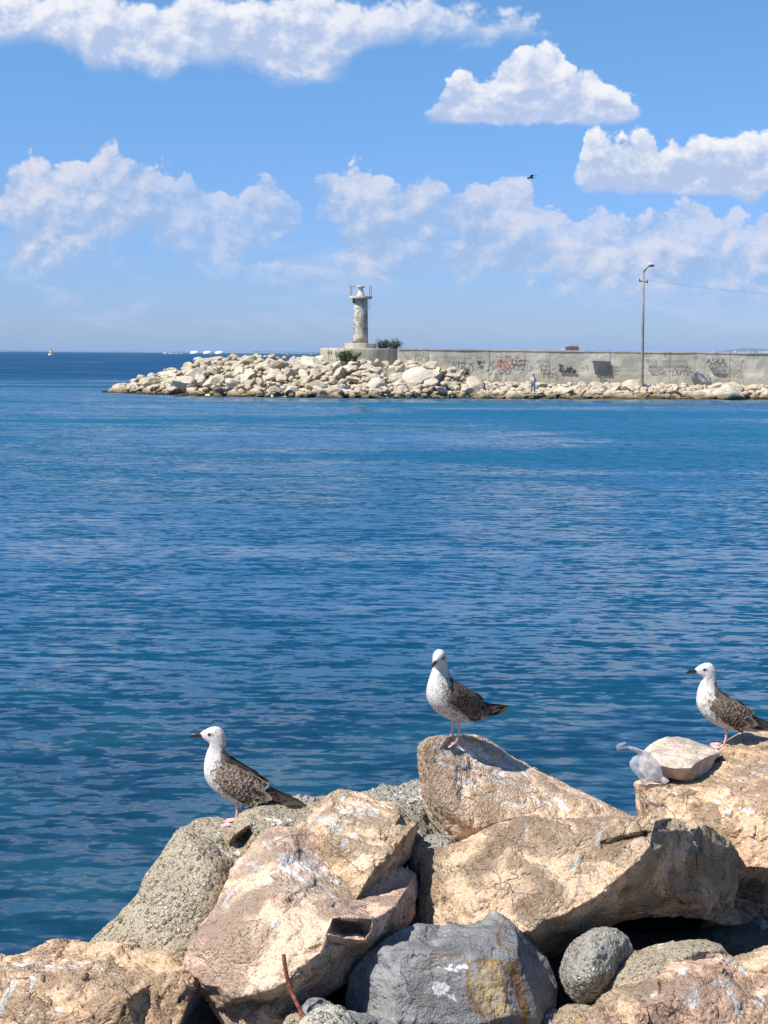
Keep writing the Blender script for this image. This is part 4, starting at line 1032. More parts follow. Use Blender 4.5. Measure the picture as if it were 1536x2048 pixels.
# ------------------------------------------------------------------ sea
def sea():
    m, nt, b = newmat('sea_water'); n = N(nt)
    vec = n.coord()
    sp = n.node('ShaderNodeSeparateXYZ'); n.put(sp.inputs[0], vec)
    gusts = n.noise(n.vm('MULTIPLY', vec, (0.35, 1.0, 1)), 0.085, 5, 0.6, 0.6)
    gusts2 = n.noise(n.vm('MULTIPLY', vec, (0.22, 1.0, 1)), 0.40, 4, 0.6, 0.4)
    # body colour: green blue, a shade greener in the shallows
    shallow = n.sm(n.m('ADD', sp.outputs[1], n.m('MULTIPLY', n.m('SUBTRACT', gusts2, 0.5), 6)), 26.0, 8.0)
    deep = n.mix(n.sm(gusts, 0.35, 0.65), (0.002, 0.056, 0.114), (0.003, 0.080, 0.146))
    deep = n.mix(n.sm(sp.outputs[1], 75.0, 22.0), deep, (0.002, 0.050, 0.108))
    spots = n.sm(n.noise(vec, 0.55, 4), 0.42, 0.6)
    c = n.mix(n.m('MULTIPLY', shallow, 0.8), deep, n.mix(spots, (0.004, 0.022, 0.042), (0.008, 0.044, 0.064)))
    far = n.sm(sp.outputs[1], 110.0, 260.0)
    c = n.mix(n.m('MULTIPLY', far, 0.75), c, (0.002, 0.024, 0.070))
    n.put(b.inputs['Base Color'], c)
    b.inputs['Roughness'].default_value = 0.07
    b.inputs['IOR'].default_value = 1.333
    b.inputs['Specular IOR Level'].default_value = 0.5
    b.inputs['Specular Tint'].default_value = (0.55, 0.82, 1.0, 1)
    # crests lie across the view, roughly along x
    mp = n.node('ShaderNodeMapping'); n.put(mp.inputs[0], vec)
    mp.inputs['Rotation'].default_value = (0, 0, R(-6)); mp.inputs['Scale'].default_value = (0.38, 1, 1)
    v = mp.outputs[0]
    mp2 = n.node('ShaderNodeMapping'); n.put(mp2.inputs[0], vec)
    mp2.inputs['Rotation'].default_value = (0, 0, R(9)); mp2.inputs['Scale'].default_value = (0.52, 1, 1)
    wind = n.m('ADD', 0.60, n.m('MULTIPLY', n.sm(gusts2, 0.35, 0.65), 0.5))
    wind = n.m('MULTIPLY', wind, n.m('ADD', 1.0, n.m('MULTIPLY', n.sm(sp.outputs[1], 45.0, 12.0), 0.25)))
    wind = n.m('MULTIPLY', wind, n.m('ADD', 0.62, n.m('MULTIPLY', n.sm(gusts, 0.34, 0.62), 0.75)))

    def slopes(vec_, scale, detail, amp, dist=0.3):
        t = n.node('ShaderNodeTexNoise'); n.put(t.inputs['Vector'], vec_)
        t.inputs['Scale'].default_value = scale; t.inputs['Detail'].default_value = detail
        t.inputs['Roughness'].default_value = 0.5; t.inputs['Distortion'].default_value = dist
        return n.vm('MULTIPLY', n.vm('SUBTRACT', t.outputs['Color'], (0.5, 0.5, 0.5)), (amp * 0.45, amp, 0))
    near = n.vm('ADD', slopes(v, 2.8, 3, 0.78), n.vm('ADD', slopes(mp2.outputs[0], 6.5, 2, 0.95), slopes(v, 15.0, 2, 0.75)))
    near = n.vm('ADD', near, slopes(mp2.outputs[0], 0.95, 2, 0.20))

    def crests(rot, wl, amp, dist):
        mpx = n.node('ShaderNodeMapping'); n.put(mpx.inputs[0], vec); mpx.inputs['Rotation'].default_value = (0, 0, R(rot))
        w = n.node('ShaderNodeTexWave', wave_type='BANDS', bands_direction='Y', wave_profile='SIN')
        n.put(w.inputs['Vector'], n.vm('MULTIPLY', mpx.outputs[0], (0.35, 1, 1)))
        w.inputs['Scale'].default_value = 0.314 / wl; w.inputs['Distortion'].default_value = dist
        w.inputs['Detail'].default_value = 2.0; w.inputs['Detail Scale'].default_value = 0.55 / (0.314 / wl) * 1.0
        c_ = n.node('ShaderNodeCombineXYZ')
        n.put(c_.inputs[1], n.m('MULTIPLY', n.m('SUBTRACT', w.outputs['Fac'], 0.5), amp))
        return c_.outputs[0]
    near = n.vm('ADD', near, n.vm('ADD', crests(-4, 0.52, 0.11, 9), n.vm('ADD', crests(7, 0.29, 0.11, 11), crests(-1, 0.165, 0.08, 12))))
    far_ = slopes(mp2.outputs[0], 0.33, 2, 0.12)
    sl = n.vm('ADD', near, far_)
    sc_ = n.node('ShaderNodeVectorMath', operation='SCALE'); n.put(sc_.inputs[0], sl); n.put(sc_.inputs['Scale'], wind)
    cv = n.node('ShaderNodeCombineXYZ'); cv.inputs[2].default_value = 1.0
    n.put(cv.inputs[1], n.m('SUBTRACT', n.m('ADD', n.m('MULTIPLY', far, -0.07), n.m('MULTIPLY', n.sm(sp.outputs[1], 10.0, 60.0), -0.10)), n.m('ADD', 0.0, n.m('MULTIPLY', n.m('SUBTRACT', gusts, 0.5), 0.30))))          # wavelets lean to the shore
    sv = n.node('ShaderNodeSeparateXYZ'); n.put(sv.inputs[0], sc_.outputs[0])
    cs = n.node('ShaderNodeCombineXYZ'); n.put(cs.inputs[0], sv.outputs[0])
    lim = n.m('DIVIDE', 1.15, n.m('MAXIMUM', sp.outputs[1], 6.0))                 # long low backs further out
    pos = n.m('MAXIMUM', sv.outputs[1], 0.0)
    pos = n.m('DIVIDE', pos, n.m('ADD', 1.0, n.m('DIVIDE', pos, lim)))
    n.put(cs.inputs[1], n.m('ADD', pos, n.m('MINIMUM', sv.outputs[1], 0.0)))       # gentle backs, steep faces
    nn = n.vm('NORMALIZE', n.vm('ADD', cs.outputs[0], cv.outputs[0]))
    n.put(b.inputs['Normal'], nn)
    # sheet: fine near the shore, coarse out to the horizon
    ys = np.concatenate([np.arange(-30, 60, 3.0), np.geomspace(60, 60000, 60)])
    xs = np.concatenate([-np.geomspace(60, 60000, 40)[::-1], np.arange(-57, 58, 3.0), np.geomspace(60, 60000, 40)])
    X, Y = np.meshgrid(xs, ys)
    V = np.stack([X.ravel(), Y.ravel(), 0 * X.ravel()], 1)
    i = np.arange(len(V)).reshape(X.shape)
    F = np.stack([i[:-1, :-1].ravel(), i[:-1, 1:].ravel(), i[1:, 1:].ravel(), i[1:, :-1].ravel()], 1)
    tag(mk('sea', V, F, m), 'blue rippled sea', 'sea', kind='structure')


sea()
# ------------------------------------------------------------------ breakwater
def lerp_tab(tab, x):
    return [float(np.interp(x, [t[0] for t in tab], [t[k] for t in tab])) for k in range(1, len(tab[0]))]


# foot of the mound on the water and its crest, by direction
FOOT = [(190, 784), (300, 789), (450, 793), (640, 796), (745, 797), (945, 797), (1200, 798), (1536, 799), (1720, 800)]
CREST = [(190, 780, 139), (212, 774, 139), (250, 764, 139), (285, 752, 138.5), (330, 741, 138), (380, 724, 137), (410, 715, 136.5), (445, 711, 136), (520, 708, 135), (640, 712, 134), (720, 719, 132.5), (800, 721, 131.8), (870, 727, 131.4), (915, 738, 131.2), (940, 755, 131), (955, 764, 131), (1100, 766.5, 131.5), (1536, 770.5, 133), (1720, 772, 134)]
KEEP = 0.35


def foot(px):
    return on_level(px, lerp_tab(FOOT, px)[0], 0.0)


def crest(px):
    py, Y = lerp_tab(CREST, px)
    return P(px, py, Y)


def surf(px, t, bulge=0.0):
    a, b = foot(px), crest(px)
    q = a.lerp(b, t)
    q.z += bulge * 4 * t * (1 - t)
    return q


def boulder_mesh(seed, flat=0.75):
    bm = bmesh.new(); bmesh.ops.create_icosphere(bm, subdivisions=4, radius=1.0)
    V = np.array([v.co[:] for v in bm.verts]); F = np.array([[v.index for v in f.verts] for f in bm.faces]); bm.free()
    r = np.random.default_rng(seed)
    V = V * (1 + 0.10 * fbm(V * 1.2, seed, 3))[:, None]
    for k in range(r.integers(13, 20)):
        nn = r.normal(size=3); nn /= np.linalg.norm(nn)
        d = r.uniform(0.46, 0.78)
        e = np.maximum(V @ nn - d, 0)
        V = V - e[:, None] * nn * 0.99
    V = V * np.array([r.uniform(0.95, 1.35), r.uniform(0.75, 1.0), flat * r.uniform(0.8, 1.15)])
    V = relax(V, F, 1, 0.25)
    V = V + normals(V, F) * (0.028 * fbm(V * 3.2, seed + 3, 4) + 0.03 * facet(V * 2.2, seed))[:, None]
    s = np.abs(V[:, 0]).max()
    return V / s, F


PROTO = []
for k in range(16):
    V, F = boulder_mesh(100 + k)
    o = mk('breakwater_boulder', V, F, M['lime'], None, False)
    PROTO.append([o, False, V, F])
placed = []
LAB = {
    'water': ('pale boulder with weed stained foot in the waterline row of the breakwater', 'weed stained boulders at the waterline of the breakwater'),
    'slope': ('pale limestone boulder on the sloping face of the breakwater mound below the lighthouse', 'pale boulders on the slope of the breakwater mound'),
    'crest': ('pale limestone boulder along the top of the breakwater mound, against the sky and platform', 'pale boulders along the top of the breakwater mound'),
    'strip': ('pale limestone boulder in the low strip of rocks along the foot of the graffiti wall', 'pale boulders along the foot of the graffiti wall'),
}
BW = []


def put_boulder(pos, size, zone, k=None, flat=1.0, rot=None):
    k = rng.integers(len(PROTO)) if k is None else k
    p = PROTO[k]
    o = p[0] if not p[1] else p[0].copy()
    if p[1]: COL.objects.link(o)
    p[1] = True
    o.location = pos
    e = (rng.uniform(-0.45, 0.45), rng.uniform(-0.45, 0.45), rng.uniform(0, 6.28)) if rot is None else rot
    o.rotation_euler = e
    o.scale = (size, size * rng.uniform(0.85, 1.1), size * rng.uniform(0.85, 1.15) * flat)
    lab, grp = LAB[zone]
    tag(o, lab, 'rock', grp)
    BW.append((o, p[2], p[3]))
    return o


cand = []
# mound: rows up the slope
for px in np.arange(196, 950, 1.0): pass
rows_m = 8
for r_ in range(rows_m):
    t = (r_ + 0.15) / (rows_m - 0.4)
    px = 205 + rng.uniform(0, 20)
    while px < 950:
        L = (crest(px) - foot(px)).length
        rows_here = max(1.0, L / 1.22)
        # thin rows out where the mound is low
        if r_ < rows_here + 0.5 or rng.random() < 0.0:
            tt = (r_ + 0.15 + rng.uniform(-0.2, 0.2)) / max(rows_here - 0.4, 1.0)
            if -0.2 <= tt <= 1.12:
                q = surf(px, min(tt, 1.05), 0.25 if px > 280 else 0)
                size = rng.choice([0.7, 0.88, 1.0, 1.1, 1.2]) * rng.uniform(0.92, 1.12) * (1.0 if px > 290 else 0.72)
                z = 'water' if r_ == 0 else ('crest' if tt > 0.86 else 'slope')
                if z == 'crest': size = min(size, 0.95)
                cand.append((q + Vector((0, 0, -(0.52 if z == 'crest' else 0.34) * size)), size, z))
        px += rng.uniform(24, 54) * (1.0 if px > 290 else 0.65)
# strip under the wall
for r_ in range(5):
    px = 945 + rng.uniform(0, 20)
    while px < 1580:
        t = (r_ + 0.1 + rng.uniform(-0.18, 0.18)) / 4.3
        q = surf(px, min(max(t, -0.02), 1.0))
        size = rng.choice([0.5, 0.65, 0.8, 0.95, 1.08]) * rng.uniform(0.9, 1.1) * (1.0 if px < 1200 else 1.15) * (1.12 if r_ < 2 else 0.9)
        cand.append((q + Vector((0, 0, -0.24 * size)), size, 'water' if r_ == 0 else 'strip'))
        px += rng.uniform(20, 40) if px < 1200 else rng.uniform(26, 46)
print('boulders wanted', len(cand))
drop = set(rng.choice(len(cand), max(0, len(cand) - 296), replace=False).tolist()) if len(cand) > 296 else set()
for i, (q, s, z) in enumerate(cand):
    if i in drop: continue
    put_boulder(q, s, z, flat=0.85 if z != 'strip' else 0.7)

# solid core under the boulders
def core():
    px = np.arange(180, 1722, 8.0)
    V, F = [], []
    for x in px:
        f = foot(x); c = crest(x)
        d = (c - f)
        V += [f + Vector((0, -1.5, -2.0)), f + Vector((0, 0.4, -0.35)), f + d * 0.5 + Vector((0, 0, -0.62)), c + Vector((0, 0, -0.75)), c + Vector((0, 3, -0.5)) if 640 < x else c + Vector((0, 3, -1.2)), c + Vector((0, 16, -5.0))]
    k = 6
    for i in range(len(px) - 1):
        for j in range(k - 1): F.append((i * k + j, (i + 1) * k + j, (i + 1) * k + j + 1, i * k + j + 1))
    o = mk('breakwater_core', V, F, plain('breakwater_gravel', (0.46, 0.385, 0.28), 0.95, 0.4, 1.2, bump=0.2), None, True)
    tag(o, 'gravel core of the breakwater under its boulders', 'ground', kind='structure')


core()


# small stuff between the boulders
def rubble():
    V, F = boulder_mesh(300)
    bm = bmesh.new(); bmesh.ops.create_icosphere(bm, subdivisions=2, radius=1.0)
    v0 = np.array([v.co[:] for v in bm.verts]); f0 = np.array([[v.index for v in f.verts] for f in bm.faces]); bm.free()
    VV, FF = [], []
    b = 0
    for k in range(1700):
        px = rng.uniform(230, 1580)
        if px < 945 and rng.random() < 0.1: continue
        t = rng.uniform(0.02, 1.0)
        q = surf(px, t) + Vector((rng.normal(0, 0.2), rng.normal(0, 0.2), -0.05 - 0.1 * rng.random()))
        s = rng.uniform(0.12, 0.40)
        w = v0 * (1 + 0.35 * fbm(v0 * 1.6 + k * 3.1, 5, 2))[:, None] * np.array([s, s * rng.uniform(.7, 1.1), s * rng.uniform(.5, .9)])
        a = rng.uniform(0, 6.28); c, sn = math.cos(a), math.sin(a)
        w = np.stack([w[:, 0] * c - w[:, 1] * sn, w[:, 0] * sn + w[:, 1] * c, w[:, 2]], 1) + np.array(q)
        VV.append(w); FF.append(f0 + b); b += len(v0)
    o = mk('breakwater_rubble', np.concatenate(VV), np.concatenate(FF), M['lime'])
    tag(o, 'small pale rubble filling the gaps between the breakwater boulders', 'rubble', kind='stuff')


rubble()

# ------------------------------------------------------------------ platform and lighthouse
LY = 137.0
ppl, ppr = P(641, 697.5, LY), P(800, 697.5, LY)
pc = (ppl + ppr) / 2; PR = (ppr - ppl).length / 2
plat_top = P(720, 696.5, LY - PR * 0.6).z
plat = empty('concrete_platform', (pc.x, LY, plat_top - 1.6))
tag(plat, 'low round pale concrete platform carrying the old lighthouse', 'platform')
MB().lathe([(PR, 0), (PR, 1.5), (PR - 0.03, 1.6), (PR - 0.5, 1.6)], 56).build('drum', M['concrete_light'], plat, False)
lhx = P(721, 690, LY).x
lh = empty('lighthouse', (lhx, LY, plat_top))
tag(lh, 'old white lighthouse tower with peeling paint, standing on the round concrete platform', 'lighthouse')
ppm = (P(0, 700, LY) - P(1, 700, LY)).length     # metres per photographed pixel out there
hz = lambda py: P(721, py, LY).z - plat_top
zb = hz(686.5)
MB().lathe([(32 * ppm, 0), (32 * ppm, zb - 0.03), (31.4 * ppm, zb), (15 * ppm, zb)], 44).build('base_drum', M['concrete_light'], lh, False)
zg = hz(597.5)
prof = [(15.6 * ppm, zb), (15.0 * ppm, zb + 0.5)] + [((15.0 - 1.4 * k / 6) * ppm, zb + 0.5 + (zg - zb - 0.5) * k / 6) for k in range(1, 7)]
tw = MB().lathe(prof, 44).build('tower', M['peel'], lh, True)
zt = hz(592.5)
MB().lathe([(22.6 * ppm, zg + 0.004), (23 * ppm, zg + 0.05), (23 * ppm, zt - 0.03), (22.5 * ppm, zt), (2 * ppm, zt)], 44).build('gallery', M['concrete_light'], lh, False)
zp = hz(575.5); zq = hz(572.0)
MB().lathe([(8.6 * ppm, zt + 0.003), (8.0 * ppm, zt + 0.10), (6.2 * ppm, zt + 0.28), (4.6 * ppm, zt + 0.5), (4.3 * ppm, zp - 0.08), (5.2 * ppm, zp), (7.8 * ppm, zp + 0.02), (7.8 * ppm, zq), (1 * ppm, zq)], 32).build('lantern_pedestal', M['peel'], lh, True)
rl = MB()
R_r = 21 * ppm
for a in (178, 150, 10, -32):
    x, y = R_r * math.cos(R(a)), R_r * math.sin(R(a))
    MB().tube([(x, y, zt), (x, y, hz(572))], 0.035, 6).build('railing_post', M['rustpole'], lh)
MB().tube([(R_r * math.cos(R(a)), R_r * math.sin(R(a)), hz(572.4)) for a in range(178, 118, -8)], 0.026, 6).build('railing', M['rustpole'], lh)
MB().tube([(R_r * math.cos(R(a)), R_r * math.sin(R(a)), hz(572.4)) for a in range(14, -34, -8)], 0.026, 6).build('railing', M['rustpole'], lh)
ld = MB()
for dx in (0, 0.30):
    ld.tube([(17.0 * ppm, -0.35 + dx, hz(619)), (17.0 * ppm, -0.35 + dx, zg)], 0.022, 6)
for k in range(6):
    z = hz(619) + (zg - hz(619)) * k / 6
    ld.tube([(17.0 * ppm, -0.35, z), (17.0 * ppm, -0.05, z)], 0.016, 6)
ld.tube([(14.4 * ppm, -0.2, hz(618)), (17 * ppm, -0.2, hz(618))], 0.02, 6)
ld.build('ladder', M['rustpole'], lh)
win = MB()
a = R(205)
MB().box((15.0 * ppm * math.cos(R(196)) * 0.985, 15.0 * ppm * math.sin(R(196)) * 0.985, hz(602)), (0.12, 0.34, 0.42), R(196)).build('window_opening', M['dark'], lh)

# ------------------------------------------------------------------ the graffiti wall
W0, W1 = P(797, 699.5, 133.0), P(1760, 711.0, 135.5)
WB0 = -0.3
wdir = Vector((W1.x - W0.x, W1.y - W0.y, 0)); WL = wdir.length; wdir.normalize()
wn = Vector((wdir.y, -wdir.x, 0))            # towards the viewer
wall = empty('harbour_wall', (W0.x, W0.y, 0))
wall.rotation_euler = (0, 0, math.atan2(wdir.y, wdir.x))
tag(wall, 'long weathered concrete harbour wall covered in graffiti, along the breakwater', 'wall')


def wall_mesh():
    nx, nz = 240, 22
    V, F = [], []
    for i in range(nx + 1):
        u = WL * i / nx
        top = W0.z + (W1.z - W0.z) * i / nx
        for j in range(nz + 1):
            z = WB0 + (top - WB0) * j / nz
            V.append((u, -0.035 * math.sin(u * 0.7) * 0.3, z))
    V = np.array(V)
    V[:, 1] += 0.03 * fbm(V * np.array([0.8, 1, 1.4]), 77, 4) + 0.0
    V[:, 1] -= 0.012 * (V[:, 2] < 2.25)          # the older lower lift stands a little proud
    k = nz + 1
    for i in range(nx):
        for j in range(nz): F.append((i * k + j, (i + 1) * k + j, (i + 1) * k + j + 1, i * k + j + 1))
    b = len(V)
    back = []
    for i in range(nx + 1):
        top = W0.z + (W1.z - W0.z) * i / nx
        back += [(WL * i / nx, 1.1, top), (WL * i / nx, 1.1, WB0)]
    V = np.concatenate([V, np.array(back)])
    for i in range(nx):
        F.append((i * k + nz, (i + 1) * k + nz, b + 2 * (i + 1), b + 2 * i))
        F.append((b + 2 * i, b + 2 * (i + 1), b + 2 * (i + 1) + 1, b + 2 * i + 1))
    F.append(tuple([j for j in range(nz + 1)] + [b, b + 1]))
    F.append(tuple([nx * k + j for j in range(nz, -1, -1)] + [b + 2 * nx + 1, b + 2 * nx]))
    return mk('wall_face', V, F, M['concrete'], wall, False)


wall_mesh()
MB().add(*(lambda n_: ([(WL * i / n_, y, W0.z + (W1.z - W0.z) * i / n_ + z) for i in range(n_ + 1) for (y, z) in ((-0.045, 0.004), (-0.045, 0.13), (1.14, 0.13), (1.14, 0.004))],
                       [(i * 4 + a, (i + 1) * 4 + a, (i + 1) * 4 + (a + 1) % 4, i * 4 + (a + 1) % 4) for i in range(n_) for a in range(4)] + [(0, 1, 2, 3), (n_ * 4 + 3, n_ * 4 + 2, n_ * 4 + 1, n_ * 4)]))(40)).build('coping', M['concrete_light'], wall)


def wall_uz(px, py):
    """spot on the wall face seen at a photographed point"""
    d = ray(px, py)
    q0 = Vector((W0.x, W0.y, 0))
    t = (q0 - CAM).dot(wn) / d.dot(wn)
    q = CAM + d * t
    return (q - q0).dot(wdir), q.z


def on_wall(name, polys, mat, off=0.125, label=None):
    """flat paint: strokes and blots as thin plates just proud of the wall"""
    m_ = MB()
    for pl in polys:
        pts = [wall_uz(*p) for p in pl]
        n_ = len(pts)
        if n_ < 3: continue
        V = [(u, -off, z) for u, z in pts] + [(u, -off + 0.004, z) for u, z in pts]
        m_.add(V, [tuple(range(n_)), tuple(range(2 * n_ - 1, n_ - 1, -1))] + [(i, i + n_, (i + 1) % n_ + n_, (i + 1) % n_) for i in range(n_)])
    o = m_.build(name, mat, wall)
    if label: o['label'] = label
    return o


def stroke(pts, w):
    out = []
    for (x0, y0), (x1, y1) in zip(pts, pts[1:]):
        L = math.hypot(x1 - x0, y1 - y0) or 1
        nx, ny = -(y1 - y0) / L * w / 2, (x1 - x0) / L * w / 2
        out.append([(x0 + nx, y0 + ny), (x1 + nx, y1 + ny), (x1 - nx, y1 - ny), (x0 - nx, y0 - ny)])
    return out


def wall_text(txt, px, py, hpx, mat, squeeze=1.0, label=None, rot=0.0):
    cu = bpy.data.curves.new('graffiti', 'FONT')
    cu.body = txt; cu.size = hpx * 0.0465 / 0.72; cu.extrude = 0.003
    tmp = bpy.data.objects.new('graffiti_curve', cu); COL.objects.link(tmp)
    dg = bpy.context.evaluated_depsgraph_get()
    me = bpy.data.meshes.new_from_object(tmp.evaluated_get(dg))
    bpy.data.objects.remove(tmp)
    V = np.array([v.co[:] for v in me.vertices]); F = [tuple(p.vertices) for p in me.polygons]
    u, z = wall_uz(px, py)
    c, s = math.cos(rot), math.sin(rot)
    x = V[:, 0] * squeeze; y = V[:, 1]
    x, y = x * c - y * s, x * s + y * c
    W = np.stack([u + x, -0.125 - V[:, 2], z + y], 1)
    o = mk('graffiti', W, F, mat, wall, False)
    if label: o['label'] = label
    return o


BP, GP, PP = M['black_paint'], M['grey_paint'], M['pink_paint']
wall_text('WAN', 887, 719.5, 8, GP, 1.0, rot=-0.05)
wall_text('mmmm mek', 915, 718, 4.5, BP, 0.9)
wall_text('Seda', 951, 717.5, 6, GP, 0.9)
on_wall('graffiti', stroke([(905, 727), (904, 732)], 1.3) + stroke([(904, 727), (911, 732)], 1.3) + stroke([(917, 726), (917, 736)], 1.4) + [[(916, 723), (918.4, 723), (918.4, 725), (916, 725)]] + stroke([(922, 727), (930, 727), (922, 740)], 1.3) + stroke([(938, 739), (941, 727), (947, 736)], 1.3), BP, label='black painted letters reading DİZ A')
on_wall('graffiti', [[(953.5, 722.4), (956, 721.4), (958, 723), (960, 721.6), (962.5, 722.6), (961, 727), (958, 731), (955, 727)], [(955, 735), (960, 734.6), (960.5, 736), (955, 736.4)]], M['slate_paint'], label='dark painted heart')
wall_text('F', 978, 731, 8, GP, 0.9)
on_wall('graffiti', stroke([(976, 736), (981, 731), (986, 725), (990, 722)], 1.2) + stroke([(973, 743), (979, 738)], 2.2), BP)


def loopy(cx, cy, rx, ry, w, a0=0, a1=360):
    return stroke([(cx + rx * math.cos(R(a)), cy + ry * math.sin(R(a))) for a in range(a0, a1 + 1, 24)], w)


on_wall('graffiti', loopy(1000, 725, 6, 5.5, 2.2) + loopy(1010, 725, 5, 4.5, 2.2) + loopy(1019, 725, 4, 4.5, 2.2) + loopy(999, 735, 6, 4.5, 2) + loopy(1012, 736, 5, 4, 2) + stroke([(993, 716), (998, 713), (1004, 716), (1010, 713), (1018, 714)], 2) + stroke([(1030, 715), (1038, 712), (1048, 713), (1053, 718)], 1.6) + stroke([(1034, 736), (1037, 740), (1041, 734)], 1.4), PP, label='faded pink loops of graffiti')
wall_text('ATE', 1010, 716, 6, BP, 0.85)
on_wall('graffiti', [[(1032.5, 714.5), (1035, 714.5), (1035, 717.5), (1032.5, 717.5)]] + loopy(999, 723, 4, 3, 1) + stroke([(993, 733), (999, 730), (1004, 734)], 1), BP)
wall_text('12.21', 1020, 732, 12.5, BP, 0.86, label='black painted 12.21')
wall_text('SERDAL', 1073.5, 726, 6, GP, 0.75)
wall_text('Haş', 1080, 748, 16, GP, 0.9, label='faded grey letters reading Haş')
on_wall('graffiti', [[(1116, 729), (1120, 728), (1127, 731), (1127, 736), (1131, 739), (1135, 734), (1139, 736), (1142, 732), (1145, 738), (1150, 739), (1153.5, 744), (1150, 746), (1142, 743.5), (1136, 746), (1128, 743), (1120, 745.5), (1117, 741), (1120, 734)]], BP, label='dark bubble letter tag')
on_wall('graffiti', loopy(1128, 737, 4, 3.2, 1.6) + stroke([(1142, 742), (1148, 739)], 1.1), M['concrete_light'], 0.132)
on_wall('graffiti', [[(1184.5, 721.5), (1221, 723), (1223.5, 750), (1190, 749)]], M['slate_paint'], label='square painted solid slate black')
for pc_ in (stroke([(1191, 735), (1193, 746)], 1.0), loopy(1208, 735, 3, 3.6, 1.3), stroke([(1206, 742), (1211, 736), (1212, 743)], 1.2), stroke([(1186, 727), (1220, 728)], 0.7), stroke([(1187, 733), (1200, 733)], 0.7)):
    on_wall('graffiti', pc_, GP, 0.132)
on_wall('graffiti', stroke([(1224, 735), (1236, 734)], 1.6) + stroke([(1224, 741), (1233, 741)], 1.6), GP)
on_wall('graffiti', [[(1202, 752), (1209, 752), (1212, 765), (1206, 765), (1205, 757), (1201, 765), (1198, 765)]], M['grey_paint'], label='grey painted post shape below the dark square')
wall_text('SENİN YANGINDIM A', 1291, 726.5, 7.5, GP, 0.82)
wall_text('SENA', 1296, 742, 10, GP, 0.95)
wall_text('LAFTIM', 1338, 743, 10.5, GP, 0.95, label='faded letters reading LAFTIM')
wall_text('AŞKA', 1412, 728, 11.5, BP, 0.95, label='black painted word AŞKA')
on_wall('graffiti', [[(1418, 733), (1424, 735), (1434, 738), (1450, 739), (1452, 744), (1446, 748), (1430, 747), (1422, 743)]], plain('thin_dark_wash', (0.26, 0.25, 0.225), 0.9, 0.4, 3))
wall_text('VİGO', 1452, 748, 9, GP, 0.95)
on_wall('graffiti', [[(1382.5, 745), (1418, 748), (1419, 764), (1383, 763)]], plain('thin_grey_wash', (0.40, 0.375, 0.33), 0.9, 0.25, 2), 0.118)
wall_text('TAK 20', 822, 713.5, 9, GP, 0.8, rot=-0.05)
on_wall('graffiti', stroke([(806, 704), (812, 712), (820, 715)], 1.2) + stroke([(830, 702), (842, 703)], 1.4), GP)
# writing on the platform
for k, (px, w) in enumerate(((656.5, 2), (660, 2.4), (664, 2), (671, 1.4), (674, 1.4))):
    a_ = math.acos(max(-1, min(1, (P(px, 705, LY - PR * 0.6).x - pc.x) / PR)))
    MB().box((PR * 1.004 * math.cos(a_), -PR * 1.004 * math.sin(a_), 1.16), (0.10 if k < 3 else 0.06, 0.03, 0.26), 0).build('graffiti', BP, plat)

# ------------------------------------------------------------------ lamp post, cable
lb = P(1284, 768, 131.3); ltop = P(1287.3, 545, 131.3)
lp = empty('street_lamp', lb)
tag(lp, 'tall grey street lamp with bent arm in front of the graffiti wall', 'street lamp')
hp = ltop - lb
MB().tube([(0, 0, -0.6), (0, 0, 0), hp * 0.5, hp], [0.15, 0.15, 0.125, 0.10], 12).build('pole', M['pole'], lp, True)
q1, q2 = P(1293.5, 536, 131.0) - lb, P(1300.5, 531, 130.6) - lb
MB().tube([hp + Vector((0, 0, -0.1)), hp + Vector((0.03, 0, 0.12)), q1, q2], [0.085, 0.085, 0.07, 0.06], 10).build('arm', M['pole'], lp, True)
hd = MB(); hd.ball(q2 + Vector((0.12, -0.02, -0.02)), 0.22, (1.3, 0.7, 0.5), 14, 8); hd.build('lamp_head', M['dark'], lp, True)
hd = MB(); hd.ball(q2 + Vector((-0.02, -0.02, 0.10)), 0.13, (1.1, 0.8, 0.75), 14, 8); hd.build('lamp_cover', M['galv'], lp, True)
cA, cB = P(1279, 561.8, 131.3) - lb, P(1294.5, 564.6, 131.3) - lb
MB().tube([cA, cB], 0.055, 8).build('cross_arm', M['dark'], lp)
for c_ in (cA, cB): MB().tube([c_ + Vector((0, 0, -0.08)), c_ + Vector((0, 0, 0.22))], [0.06, 0.04], 8).build('insulator', M['dark'], lp)
pts = []
e0 = cB + lb + Vector((0, 0, 0.2)); e1 = P(1536, 587, 137.0); dv = e1 - e0
for k in range(40):
    t = k / 39 * 2.6
    q = e0 + dv * t; q.z = e0.z + (dv.z - 0.5) * t + 0.5 * t * t
    pts.append(q)
cb = MB().tube(pts, 0.008, 6).build('cable', M['dark'], None, True)
tag(cb, 'thin overhead cable running right from the lamp post cross arm', 'cable')
# ------------------------------------------------------------------ gulls
def feather_mat(name):
    m, nt, b = newmat(name); n = N(nt)
    c = n.node('ShaderNodeAttribute', attribute_name='col').outputs['Color']
    v = n.noise(n.coord(), 260, 4, 0.6)
    c = n.mix(n.m('MULTIPLY', n.sm(v, 0.4, 0.7), 0.35), c, n.mix(0.5, c, (0.02, 0.015, 0.01)))
    n.put(b.inputs['Base Color'], c); b.inputs['Roughness'].default_value = 0.85
    b.inputs['Specular IOR Level'].default_value = 0.15
    n.put(b.inputs['Normal'], n.bump(v, 0.0025))
    return m


M['plumage'] = feather_mat('gull_plumage')
M['flight'] = feather_mat('gull_flight_feathers')
M['bill'] = plain('gull_bill_black', (0.022, 0.020, 0.020), 0.35, 0.3, 80)
M['eye'] = plain('gull_eye', (0.01, 0.008, 0.007), 0.08, 0.1)
M['leg'] = plain('gull_leg_pink', (0.60, 0.36, 0.34), 0.5, 0.2, 120)

